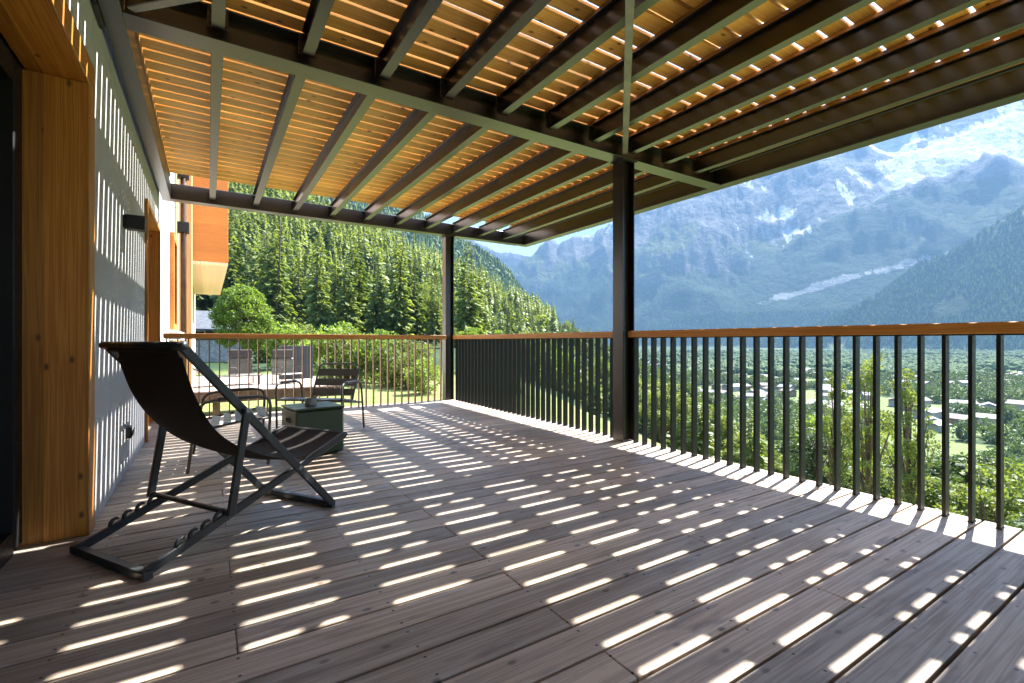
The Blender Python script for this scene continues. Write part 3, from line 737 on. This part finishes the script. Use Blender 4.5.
so = MB().box(-0.97, WX + 0.012, JY, JY + JW, 0.0, HEAD, 0.004).build('window_surround', M['jamb'], house)
MB().box(-0.76, WX + 0.012, -1.6, JY + JW, HEAD + 0.002, HEAD + 0.14, 0.004).build('head_board', M['soffit'], so)
MB().box(-0.70, WX + 0.010, JY - 0.012, JY - 0.001, 0.002, HEAD - 0.002, 0.002).build('edge_strip', M['jamb'], so) if False else None
sd_ = MB()
for ya, yb in ((3.13, 3.248), (1.0, 1.10), (-1.5, -1.4)): sd_.box(-0.86, -0.765, ya, yb, 0.02, HEAD - 0.002, 0.004)
for za, zb in ((0.0, 0.11), (HEAD - 0.12, HEAD - 0.004)):
    sd_.box(-0.86, -0.765, -1.4, 1.0, za, zb, 0.004); sd_.box(-0.86, -0.765, 1.1, 3.13, za, zb, 0.004)
door = sd_.build('sliding_door', M['black'], house)
mb = MB(); mb.box(-0.83, -0.82, -1.4, 1.0, 0.11, HEAD - 0.12, 0.0); mb.box(-0.83, -0.82, 1.1, 3.13, 0.11, HEAD - 0.12, 0.0); mb.build('pane', M['brownglass'], door)
mb = MB()
s2 = empty('window_surround'); s2.parent = house
MB().box(-0.76, WX + 0.025, 5.94, 5.99, 0.0, HEAD2, 0.003).build('jamb', M['jamb'], s2); MB().box(-0.76, WX + 0.025, 7.41, 7.46, 0.0, HEAD2, 0.003).build('jamb', M['jamb'], s2)
MB().box(-0.76, WX + 0.025, 5.94, 7.46, HEAD2 + 0.002, HEAD2 + 0.05, 0.003).build('head_board', M['soffit'], s2)
mb = MB()
for ya, yb, za, zb in ((5.99, 6.07, 0.0, HEAD2), (7.33, 7.41, 0.0, HEAD2), (6.07, 7.33, 0.0, 0.10), (6.07, 7.33, HEAD2 - 0.1, HEAD2)): mb.box(-0.84, -0.77, ya, yb, za, zb, 0.003)
d2_ = mb.build('glazed_door', M['jamb'], house)
MB().box(-0.81, -0.80, 6.07, 7.33, 0.10, HEAD2 - 0.1, 0).build('pane', M['glass'], d2_)
# wall lamp and socket
lamp = empty('wall_lamp', (WX, 4.55, 1.89), 0, 'black box wall lamp high on the grey wall', 'wall lamp')
MB().box(0.0, 0.012, -0.05, 0.05, -0.045, 0.045, 0.002).build('mounting_plate', M['black'], lamp)
MB().box(0.012, 0.13, -0.05, 0.05, -0.052, 0.052, 0.003).build('housing', M['black'], lamp)
sock = empty('wall_socket', (WX, 4.67, 0.305), 0, 'small black outdoor socket low on the grey wall', 'socket')
MB().box(0.0, 0.035, -0.042, 0.042, -0.045, 0.045, 0.004).build('box', M['black'], sock)
mb = MB(); mb.bar((0.036, 0, -0.035), (0.050, 0, 0.032), 0.076, 0.005, (1, 0, 0.2)); mb.build('flap', M['black'], sock)

# ------------------------------------------------------------------ canopy
can = empty('terrace_canopy', (0, 0, 0), 0, 'dark steel canopy on posts with a slatted larch ceiling over the terrace', 'canopy')
ZB = 2.82; ZJ = 2.865; ZT = 3.025; EX0, EX1 = -0.50, 5.18
BY = [(-4.62, -4.45), (-0.62, -0.45), (3.38, 3.55), (7.46, 7.62)]
for i, (ya, yb) in enumerate(BY):
    mb = MB()
    if i in (1, 2): mb.ibeam(0, EX0 + 0.10, EX1 - 0.15, (ya + yb) / 2, ZB, yb - ya, 0.2035, 0.012, 0.009)
    else: mb.box(EX0 + 0.10, EX1 - 0.15, ya + 0.02 if i == 0 else ya, yb, ZB, ZB + 0.20, 0.003)
    mb.build('cross_beam', M['steel'], can)
MB().box(EX1 - 0.148, EX1, BY[0][0], BY[3][1], ZB, ZB + 0.30, 0.004).build('eave_beam', M['steel'], can)
MB().box(EX0, EX0 + 0.098, BY[0][0], BY[3][1], ZB, ZB + 0.20, 0.003).build('wall_beam', M['steel'], can)
for (a0, a1) in ((-4.44, -0.63), (-0.44, 3.37), (3.56, 7.455)):
    for k in range(10):
        xc = 0.05 + 0.5 * k; mb = MB().ibeam(1, a0 + 0.011, a1 - 0.011, xc, ZJ, 0.07, ZT - ZJ, 0.007, 0.006)
        for e0, sg in ((a0, 1), (a1, -1)):
            ya, yb = sorted((e0, e0 + sg * 0.010)); mb.box(xc - 0.055, xc + 0.055, ya, yb, ZJ + 0.012, ZT - 0.012, 0.001)
            for bx_ in (-0.043, 0.043):
                for bz in (0.04, 0.115): mb.tube([(xc + bx_, e0 + sg * 0.010, ZJ + bz), (xc + bx_, e0 + sg * 0.020, ZJ + bz)], 0.008, 6)
        mb.build('joist', M['steel'], can)
mb = MB()
for k in range(10):
    for (a0, a1) in ((-4.44, -0.50), (-0.50, 3.44), (3.46, 7.20)): mb.box(0.03 + 0.5 * k, 0.075 + 0.5 * k, a0 + 0.005, a1 - 0.005, ZT + 0.002, ZT + 0.035, 0.002)
mb.box(-0.43, -0.39, -4.4, 7.2, ZB + 0.202, ZT + 0.035, 0.002); mb.box(4.97, 5.01, -4.4, 7.2, ZT + 0.002, ZT + 0.035, 0.002)
mb.build('batten', M['batten'], can)
SL = 0.027; SY = 0.038; mb = MB(); k = int((-4.4 - SY) / PITCH)
while SY + k * PITCH < 7.10:
    ya = SY + k * PITCH + SL / 2; mb.box(-0.455, 5.05, ya, ya + PITCH - SL, ZT + 0.037 + g2.uniform(0, 0.001), ZT + (0.061 if ya < 3.3 else 0.067), 0.002); k += 1
mb.build('slatted_ceiling', M['ceil'], can)
mb = MB()
for xc, w in ((4.36, 0.06), (4.86, 0.06)): mb.box(xc - w / 2, xc + w / 2, -4.4, 7.2, ZT + 0.0695, ZT + 0.10, 0.002)  # unseen bars added above the slats to break up the sun streaks
mb.build('streak_splitter', M['batten'], can)
MB().box(2.04, 3.12, 1.40, 2.11, ZT + 0.102, ZT + 0.112, 0.001).build('sun_block_sheet', M['galv'], can)  # unseen sheet added over the slats to keep sun streaks off the deck
# wind bracing flats under the joists
for p0, p1 in (((3.46, 3.36, ZB + 0.030), (-0.36, -0.44, ZB + 0.030)), ((-0.36, 3.36, ZB + 0.018), (3.46, -0.44, ZB + 0.018))):
    mb = MB(); mb.bar(p0, p1, 0.05, 0.008, (0, 0, 1)); mb.build('wind_brace', M['galv'], can)
mb = MB(); mb.tube([(4.72, -4.3, ZJ + 0.035), (4.72, 3.3, ZJ + 0.035)], 0.014, 8)
mb.tube([(4.72, 3.6, ZJ + 0.035), (4.72, 7.4, ZJ + 0.035)], 0.014, 8); mb.build('conduit', M['black'], can)
# brackets at the wall
for ya, yb in BY[1:3]:
    mb = MB(); mb.box(WX + 0.004, EX0 - 0.002, ya - 0.04, yb + 0.04, ZB - 0.02, ZB + 0.22, 0.003); mb.build('wall_bracket', M['black'], can)
def hpost(xa, xb, ya, yb, z0, z1):
    mb = MB(); tf = 0.012
    mb.box(xa, xa + tf, ya, yb, z0, z1, 0.0015); mb.box(xb - tf, xb, ya, yb, z0, z1, 0.0015)
    mb.box(xa + tf, xb - tf, (ya + yb) / 2 - 0.004, (ya + yb) / 2 + 0.004, z0, z1, 0.001)
    p = mb.build('post', M['steel'], can)
    mb = MB(); mb.box(xa - 0.02, xb + 0.02, ya - 0.02, yb + 0.02, z1, z1 + 0.012, 0.001)
    for sx in (xa - 0.008, xb + 0.008):
        for sy in (ya + 0.02, yb - 0.02): mb.tube([(sx, sy, z1 - 0.014), (sx, sy, z1)], 0.011, 6)
    mb.build('top_plate', M['steel'], p)
hpost(3.48, 3.645, 3.41, 3.55, 0.002, ZB - 0.0135); hpost(3.48, 3.645, -0.60, -0.46, 0.002, ZB - 0.0135)
hpost(3.42, 3.575, 7.475, 7.61, -0.30, ZB - 0.0135)

# ------------------------------------------------------------------ railings
RX = 3.575; RT = 1.105
def railing_y(y0, y1, label):
    t = empty('terrace_railing', (RX, (y0 + y1) / 2, 0), 0, label, 'railing', 'railings round the terrace'); yo = (y0 + y1) / 2
    MB().box(-0.045, 0.045, y0 - yo, y1 - yo, RT - 0.063, RT, 0.004).build('handrail', M['railY'], t)
    MB().box(-0.02, 0.02, y0 - yo + 0.01, y1 - yo - 0.01, RT - 0.0715, RT - 0.0635, 0.001).build('top_flat', M['bar'], t)
    me = None; n = int((y1 - y0 - 0.06) / 0.112); st = (y1 - y0 - n * 0.112) / 2
    for i in range(n + 1):
        yy = y0 + st + i * 0.112 - yo
        if me is None:
            mb = MB(); mb.box(-0.031, 0.031, -0.009, 0.009, 0.0, RT - 0.072, 0.0012); mb.box(-0.03, 0.03, -0.013, 0.013, 0.0, 0.007, 0.001)
            o = mb.build('baluster', M['bar'], t); me = o.data
        else:
            o = bpy.data.objects.new('baluster', me); COL.objects.link(o); o.parent = t
        o.location = (0, yy, 0)
railing_y(-0.44, 3.395, 'terrace railing with black flat bars right of the front post, facing the valley')
railing_y(3.565, 7.43, 'terrace railing with black flat bars between the front post and the far corner post')
mb = MB()
bt = empty('terrace_railing', (1.46, 7.42, 0), 0, 'railing of thin bars in sunlit brown across the far end behind the armchairs', 'railing', 'railings round the terrace')
MB().box(-1.935, 1.93, -0.045, 0.045, RT - 0.063, RT, 0.004).build('handrail', M['railX'], bt)
MB().box(-1.925, 1.91, -0.02, 0.02, RT - 0.0715, RT - 0.0635, 0.001).build('top_flat', M['bar_lit'], bt)
me = None
for i in range(34):
    xx = -1.90 + i * 0.1135
    if me is None:
        m2 = MB(); m2.box(-0.0075, 0.0075, -0.025, 0.025, 0.0, RT - 0.072, 0.0012); m2.box(-0.013, 0.013, -0.03, 0.03, 0, 0.007, 0.001); o = m2.build('baluster', M['bar_lit'], bt); me = o.data
    else: o = bpy.data.objects.new('baluster', me); COL.objects.link(o); o.parent = bt
    o.location = (xx, 0, 0)

# ------------------------------------------------------------------ deck chair
def deck_chair(label, group=None):
    t = empty('deck_chair', (0, 0, 0), 0, label, 'deck chair', group)
    W_ = 0.62; ch = M['chair']
    v0, v1 = 0.0, W_
    # tall back frame: foot at the front, head rail at the rear
    top = np.array([0.135, 0.985]); foot = np.array([1.0, 0.022])
    mb = MB(); n_ = (0.74, 0, 0.67)
    for v in (v0, v1): mb.bar((foot[0], v, foot[1]), (top[0], v, top[1]), 0.022, 0.040, n_, 0.004)
    mb.bar((foot[0] - 0.005, v0 - 0.012, foot[1]), (foot[0] - 0.005, v1 + 0.012, foot[1]), 0.032, 0.036, (0, 0, 1), 0.004)
    mb.build('back_frame', ch, t)
    mb = MB(); mb.tube([(top[0], -0.03, top[1] - 0.004), (top[0], W_ + 0.03, top[1] - 0.004)], 0.019, 12); mb.build('head_rail', ch, t, True)
    # base frame: rear end on the floor, seat end raised
    mb = MB(); a = (0.0, 0.022); b = (1.13, 0.415)
    for v in (0.035, W_ - 0.035): mb.bar((a[0], v, a[1]), (b[0], v, b[1]), 0.022, 0.040, (-0.35, 0, 0.94), 0.004)
    mb.bar((0.01, 0.0, a[1]), (0.01, W_, a[1]), 0.040, 0.034, (0, 0, 1), 0.004)
    base = mb.build('base_frame', ch, t)
    mb = MB(); mb.tube([(b[0], 0.03, b[1]), (b[0], W_ - 0.03, b[1])], 0.016, 12); mb.build('seat_rail', ch, t, True)
    # hooks that catch the prop
    for v in (0.035, W_ - 0.035):
        mb = MB()
        for q in range(4):
            u = 0.135 + 0.057 * q; z = 0.022 + 0.348 * u + 0.018
            pts = [(u, v, z - 0.01), (u + 0.004, v, z + 0.018), (u + 0.012, v, z + 0.030), (u + 0.026, v, z + 0.034), (u + 0.036, v, z + 0.028)]
            mb.tube(pts, [0.011, 0.010, 0.009, 0.008, 0.006], 8)
        mb.build('hook', ch, base, True)
    # prop
    mb = MB()
    for v in (-0.026, W_ + 0.026): mb.bar((0.345, v, 0.165), (0.43, v, 0.668), 0.020, 0.038, (1, 0, -0.17), 0.004)
    mb.tube([(0.352, -0.03, 0.178), (0.352, W_ + 0.03, 0.178)], 0.013, 10)
    mb.build('prop', ch, t)
    mb = MB()
    for v in (-0.04, W_ + 0.005): mb.tube([(0.428, v, 0.66), (0.428, v + 0.035, 0.66)], 0.012, 10)
    for v in (-0.014, W_ - 0.012): mb.tube([(0.757, v, 0.298), (0.757, v + 0.026, 0.298)], 0.013, 10)
    mb.build('pivot_bolt', M['galv'], t)
    # sling: profile from head rail down to the seat rail, wrapped over both
    P = [(0.128, 0.948), (0.112, 0.985), (0.132, 1.003), (0.155, 0.985), (0.165, 0.93), (0.187, 0.85), (0.215, 0.765), (0.250, 0.690), (0.297, 0.610), (0.36, 0.535), (0.45, 0.462), (0.56, 0.402), (0.68, 0.358), (0.80, 0.338), (0.92, 0.345), (1.03, 0.375), (1.11, 0.418), (1.135, 0.436), (1.152, 0.418), (1.135, 0.398), (1.10, 0.392)]
    nv = 13; V = []; Fc = []
    for i, (u, z) in enumerate(P):
        s = min(1, max(0, (i - 3) / 5)) * min(1, max(0, (len(P) - 4 - i) / 4))
        narrow = 0.034 + 0.012 * s
        for j in range(nv):
            f = j / (nv - 1); v = narrow + (W_ - 2 * narrow) * f
            sag = -0.020 * s * (1 - (2 * f - 1) ** 2) + 0.004 * s * math.sin(9 * f + i * 1.3)
            V.append((u + sag * 0.5, v, z + sag))
    for i in range(len(P) - 1):
        for j in range(nv - 1): Fc.append([i * nv + j, (i + 1) * nv + j, (i + 1) * nv + j + 1, i * nv + j + 1])
    mb = MB().add(V, Fc); sl_ = mb.build('sling', M['sling'], t, True)
    so_ = sl_.modifiers.new('t', 'SOLIDIFY'); so_.thickness = 0.003; su = sl_.modifiers.new('s', 'SUBSURF'); su.levels = su.render_levels = 1
    # pale corner tabs of the hem
    for v in (0.032, W_ - 0.056):
        mb = MB(); mb.bar((0.152, v + 0.012, 0.958), (0.170, v + 0.012, 0.918), 0.026, 0.004, (1, 0, 0.5)); mb.build('corner_tab', M['pink'], sl_)
    return t
dc = deck_chair('large dark deck chair with brown sling seen from behind beside the grey wall', 'dark deck chairs')
dc.location = (-0.217, 2.482, 0.0); dc.rotation_euler = (0, 0, R(31.6))

# ------------------------------------------------------------------ low garden armchairs
def armchair(label, group):
    """faces +x locally; origin on the floor under the middle of the seat"""
    t = empty('garden_armchair', (0, 0, 0), 0, label, 'armchair', group); m = M['armch']; rt_ = 0.0115
    wd = 0.36
    for s in (-1, 1):
        y = s * wd
        # arm loop: rear foot up, along the arm, down to the front foot
        pts = [(-0.27, y, 0.012), (-0.245, y, 0.20), (-0.215, y, 0.40), (-0.195, y, 0.50), (-0.16, y, 0.535), (-0.10, y, 0.548), (0.05, y, 0.556), (0.20, y, 0.560), (0.25, y, 0.552), (0.278, y, 0.525), (0.285, y, 0.48), (0.278, y, 0.30), (0.268, y, 0.012)]
        MB().tube(pts, rt_, 10).build('side_frame', m, t, True)
        MB().box(-0.08, 0.20, y - 0.026, y + 0.026, 0.563, 0.573, 0.004).build('arm_pad', m, t)
    # seat frame + slats
    mb = MB()
    for s in (-1, 1): mb.tube([(0.275, s * (wd - 0.02), 0.385), (0.05, s * (wd - 0.035), 0.365), (-0.20, s * (wd - 0.05), 0.315)], 0.010, 8)
    mb.tube([(0.275, -wd, 0.385), (0.275, wd, 0.385)], 0.010, 8); mb.tube([(-0.225, -wd, 0.31), (-0.225, wd, 0.31)], 0.010, 8)
    mb.build('seat_frame', m, t, True)
    for q in range(6):
        x = 0.235 - q * 0.083; z = 0.398 - 0.0125 * q - 0.002 * q * q * 0.3
        mb = MB(); mb.bar((x, -wd + 0.03, z), (x, wd - 0.03, z), 0.058, 0.006, (0.16, 0, 1), 0.002); mb.build('seat_slat', m, t)
    # back: bent tube + three wide slats
    bw = 0.245; top = (-0.42, 0.735); bot = (-0.215, 0.33)
    mb = MB(); pts = [(bot[0], -bw, bot[1]), (-0.31, -bw, 0.52), (top[0] + 0.012, -bw, top[1] - 0.03), (top[0], -bw + 0.035, top[1]), (top[0], bw - 0.035, top[1]), (top[0] + 0.012, bw, top[1] - 0.03), (-0.31, bw, 0.52), (bot[0], bw, bot[1])]
    mb.tube(pts, 0.011, 10); mb.build('back_frame', m, t, True)
    for f in (0.22, 0.49, 0.76):
        x = bot[0] + (top[0] - bot[0]) * f + 0.012; z = bot[1] + (top[1] - bot[1]) * f
        mb = MB(); mb.bar((x, -bw + 0.004, z), (x, bw - 0.004, z), 0.006, 0.088, (-0.45, 0, 0.89), 0.002); mb.build('back_slat', m, t)
    return t
A1 = armchair('brown slatted metal armchair behind the green cube, facing the camera', 'slatted metal armchairs')
A1.location = (1.06, 5.55, 0); A1.rotation_euler = (0, 0, math.atan2(-0.78, -0.62))
A2 = copy_tree(A1); tag(A2, 'brown slatted metal armchair half hidden behind the dark deck chair', 'armchair', 'slatted metal armchairs')
A2.location = (0.15, 4.66, 0); A2.rotation_euler = (0, 0, math.atan2(-0.03, 1.0))

# ------------------------------------------------------------------ green cube with a candle tin
cube = empty('cube_table', (0.80, 4.62, 0), R(9), 'dark green cube table with a hand hole in its side', 'side table')
S = 0.208; mb = MB(); mb.box(-S, S, -S, S, 0.012, 0.405, 0.016); body = mb.build('body', M['green'], cube)
MB().box(-S - 0.004, S + 0.004, -S - 0.004, S + 0.004, 0.406, 0.424, 0.006).build('top', M['green'], cube)
V = []; 
mb = MB(); pr = []
for j in range(20):
    a = 2 * PI * j / 20; pr.append((-S - 0.0025, 0.045 * math.cos(a), 0.31 + 0.02 * math.sin(a)))
mb.tube(pr, 0.006, 6, True); mb.build('hand_hole_rim', M['black'], body)
mb = MB(); mb.add([(p[0] + 0.001, p[1], p[2]) for p in pr], [list(range(20))[::-1]]); mb.build('hand_hole', M['black'], body)
tin = empty('candle_tin', (0.78, 4.60, 0.4245), 0, 'small metal candle tin on top of the green cube', 'tin')
MB().lathe([(0.047, 0), (0.05, 0.003), (0.05, 0.060), (0.053, 0.062), (0.053, 0.066), (0.046, 0.066), (0.046, 0.02), (0.0, 0.02)], k=28).build('tin', M['galv'], tin, False)
MB().lathe([(0.044, 0.0215), (0.044, 0.040), (0.0, 0.041)], k=20).build('wax', M['white'], tin)

# ------------------------------------------------------------------ timber building further along
tb = empty('timber_building', (0, 0, 0), 0, 'timber clad building with an orange balcony just beyond the white wall edge', 'house')
MB().box(-6.0, WX, 9.02, 28, -1.6, 8.0, 0.005).build('wall', M['pink'], tb)
MB().box(WX + 0.002, WX + 0.03, 10.9, 11.9, -1.6, 7.5, 0.004).build('cladding', M['palepost'], tb)
MB().box(WX + 0.002, WX + 0.24, 12.2, 12.6, -1.6, 7.5, 0.01).build('corner_post', M['palepost'], tb)
mb = MB(); mb.box(WX + 0.002, WX + 0.05, 12.9, 13.5, 0.9, 3.2, 0.004); mb.build('shutter', M['orange'], tb)
mb = MB()
for ya, yb, za, zb in ((9.6, 9.7, 1.2, 2.8), (10.5, 10.6, 1.2, 2.8), (9.7, 10.5, 2.7, 2.8), (9.7, 10.5, 1.2, 1.3)): mb.box(WX + 0.002, WX + 0.06, ya, yb, za, zb, 0.004)
wf = mb.build('window', M['orange'], tb); MB().box(WX + 0.004, WX + 0.015, 9.7, 10.5, 1.3, 2.7, 0).build('pane', M['glass'], wf)
MB().box(WX + 0.002, WX + 0.16, 9.4, 10.8, 1.02, 1.16, 0.006).build('window_sill', M['white'], tb)
mb = MB(); mb.tube([(WX + 0.13, 11.2, -1.5), (WX + 0.13, 11.2, 7)], 0.05, 10); dp = mb.build('downpipe', M['darkwood'], tb, True)
for z in (3.1, 4.15): MB().box(WX + 0.002, WX + 0.22, 11.1, 11.3, z, z + 0.2, 0.006).build('pipe_bracket', M['black'], dp)
bal = MB().box(WX + 0.002, 0.505, 16.5, 16.62, 3.34, 6.1, 0.01); bo = bal.build('balcony', M['orange'], tb)
MB().box(0.40, 0.503, 16.625, 27, 3.34, 6.1, 0.01).build('side_boarding', M['orange'], bo)
MB().box(WX + 0.004, 0.495, 16.51, 27, 3.24, 3.335, 0.006).build('soffit', M['palewood'], bo)

# ------------------------------------------------------------------ slate roofed house
sx, sy = bearing(206, 44)
sh_ = empty('slate_roofed_house', (sx - 1.2, sy + 4, 0), R(4), 'small dark timber house with a grey slate roof beside the rounded tree', 'house')
MB().box(-4, 4, -3.5, 3.5, -1.5, 1.15, 0.01).build('base_wall', M['stone'], sh_)
wl = MB().box(-4.05, 4.05, -3.55, 3.55, 1.15, 2.2, 0.01).build('upper_wall', M['darkwood'], sh_)
mb = MB(); mb.add([(-4.8, -4.3, 2.0), (4.8, -4.3, 2.0), (4.8, 0, 3.9), (-4.8, 0, 3.9), (-4.8, 4.3, 2.0), (4.8, 4.3, 2.0), (-4.8, -4.3, 2.16), (4.8, -4.3, 2.16), (4.8, 0, 4.06), (-4.8, 0, 4.06), (-4.8, 4.3, 2.16), (4.8, 4.3, 2.16)],
    [[6, 7, 8, 9], [9, 8, 11, 10], [1, 0, 3, 2], [2, 3, 4, 5], [0, 1, 7, 6], [5, 4, 10, 11], [0, 6, 9, 3], [3, 9, 10, 4], [1, 2, 8, 7], [2, 5, 11, 8]]); rf = mb.build('roof', M['slate'], sh_)
MB().box(-2.6, -2.0, -1.4, -0.8, 3.0, 4.9, 0.01).build('chimney', M['stone'], rf)
for xw in (-1.8, 0.4, 2.4):
    f_ = MB().box(xw - 0.5, xw + 0.5, -3.62, -3.552, 1.3, 2.0, 0.005).build('window', M['pink'], sh_)
    MB().box(xw - 0.4, xw + 0.4, -3.635, -3.622, 1.38, 1.92, 0).build('pane', M['glass'], f_)

# ------------------------------------------------------------------ neighbour's sun deck
nd = empty('garden_deck', (1.3, 17.5, 0), 0, 'raised pale sun deck on dark posts over the lawn beyond the far railing', 'deck')
MB().box(-1.75, 2.05, -2.6, 4.0, -0.36, -0.31, 0.006).build('deck_boards', M['greydeck'], nd)
MB().box(-1.75, 2.05, -2.68, -2.605, -0.62, -0.33, 0.006).build('fascia', M['darkwood'], nd)
for x in (-1.2, 1.25): MB().box(x, x + 0.16, -2.55, -2.39, -1.75, -0.365, 0.006).build('post', M['darkwood'], nd)
DZ = -0.3095
sc_ = empty('privacy_screen', (2.62, 18.3, DZ), R(-8), 'dark grey ribbed screen standing on the garden deck', 'screen')
MB().box(-0.55, 0.55, -0.03, 0.03, 0.0, 1.16, 0.006).build('panel', M['screen'], sc_)
mb = MB()
for q in range(9): mb.box(-0.53 + q * 0.125, -0.47 + q * 0.125, -0.055, -0.0305, 0.01, 1.15, 0.004)
mb.build('ribs', M['screen'], sc_)
def sun_chair(label, loc, rz):
    t = empty('garden_chair', loc, rz, label, 'chair', 'high backed chairs on the garden deck')
    MB().box(-0.35, 0.35, 0.24, 0.27, 0.30, 0.78, 0.01).build('backrest', M['armch'], t)
    MB().box(-0.34, 0.34, 0.225, 0.285, 0.785, 1.06, 0.02).build('headrest', M['sling'], t)
    MB().box(-0.35, 0.35, -0.30, 0.24, 0.28, 0.32, 0.01).build('seat', M['armch'], t)
    for sx_ in (-0.33, 0.33):
        for sy_ in (-0.28, 0.25): MB().tube([(sx_, sy_, 0.0), (sx_, sy_, 0.285)], 0.014, 8).build('leg', M['chair'], t)
        MB().tube([(sx_, 0.25, 0.52), (sx_, -0.25, 0.53), (sx_, -0.29, 0.50), (sx_, -0.28, 0.30)], 0.013, 8).build('armrest', M['chair'], t)
    return t
def at(px, d): p = bearing(px, d); return (p[0], p[1], DZ)
c1 = sun_chair('high backed brown chair on the garden deck, left of the pair', at(244, 14.6), R(18))
c2 = sun_chair('high backed brown chair on the garden deck, next to the grey screen', at(287, 14.9), R(24))
lg = empty('sun_lounger', at(216, 14.0), R(14), 'low sun lounger with raised back at the left end of the garden deck', 'sun lounger')
MB().box(-0.2, 1.2, -0.3, 0.3, 0.26, 0.30, 0.01).build('bed', M['armch'], lg)
mb = MB(); mb.bar((-0.2, 0, 0.29), (-0.75, 0, 0.62), 0.6, 0.04, (0, 0, 1)); mb.build('backrest', M['armch'], lg)
for x in (-0.1, 1.1):
    for y in (-0.27, 0.27): MB().tube([(x, y, 0), (x, y, 0.26)], 0.016, 8).build('leg', M['chair'], lg)

# ------------------------------------------------------------------ haze
def haze():
    mb = MB(); mb.box(-13200, 13200, -13200, 13200, -66.0, 4350, 0.0); V = np.concatenate(mb.v)
    mb = MB(); X = 13200; a, b = -66.0, 4350
    mb.add([(-X, -X, a), (X, -X, a), (X, X, a), (-X, X, a), (-X, -X, b), (X, -X, b), (X, X, b), (-X, X, b)],
           [[3, 2, 1, 0], [4, 5, 6, 7], [0, 1, 5, 4], [1, 2, 6, 5], [2, 3, 7, 6], [3, 0, 4, 7]])
    m = NT('haze_air'); v = m.n('VolumePrincipled', {'Color': (0.088, 0.152, 0.236, 1), 'Density': HAZE, 'Anisotropy': 0.0})
    m.t.links.new(v.outputs[0], m.out.inputs['Volume'])
    o = mb.build('haze', m.m); tag(o, kind='stuff')
HAZE = 1.65e-4
haze()

# ------------------------------------------------------------------ light, sky, camera
sun_dir = Vector((0.69, 0.14, 1.0)).normalized()
el = math.asin(sun_dir.z); az = math.atan2(sun_dir.x, sun_dir.y)
w = bpy.data.worlds.new('World'); SC.world = w; w.use_nodes = True; nt = w.node_tree
sky = nt.nodes.new('ShaderNodeTexSky'); sky.sky_type = 'NISHITA'; sky.sun_disc = False
sky.sun_elevation = el; sky.sun_rotation = az; sky.altitude = 1000; sky.air_density = 1.0; sky.dust_density = 1.0
bg = nt.nodes['Background']; nt.links.new(sky.outputs[0], bg.inputs[0]); bg.inputs[1].default_value = 0.15
sl = bpy.data.lights.new('sun', 'SUN'); sl.energy = 5.0; sl.angle = R(0.53); sl.color = (1.0, 0.98, 0.95)
so = bpy.data.objects.new('sun', sl); COL.objects.link(so); so.rotation_euler = sun_dir.to_track_quat('Z', 'Y').to_euler(); so.location = (20, 4, 30)

cam = bpy.data.cameras.new('camera'); co = bpy.data.objects.new('camera', cam); COL.objects.link(co)
co.location = (0, 0, EYE); co.rotation_euler = (R(90), 0, -YAW)
cam.sensor_width = 36.0; cam.lens = 36.0 * F_PX / 1024; cam.clip_start = 0.05; cam.clip_end = 40000
SC.camera = co
SC.view_settings.view_transform = 'Standard'; SC.view_settings.look = 'None'; SC.view_settings.gamma = 1.0
SC.view_settings.exposure = 3.7
SC.render.engine = 'CYCLES'
cy = SC.cycles
cy.use_denoising = True; cy.max_bounces = 8; cy.diffuse_bounces = 5; cy.glossy_bounces = 3; cy.transmission_bounces = 4
cy.volume_bounces = 1; cy.transparent_max_bounces = 8; cy.caustics_reflective = False; cy.caustics_refractive = False
cy.sample_clamp_indirect = 8.0
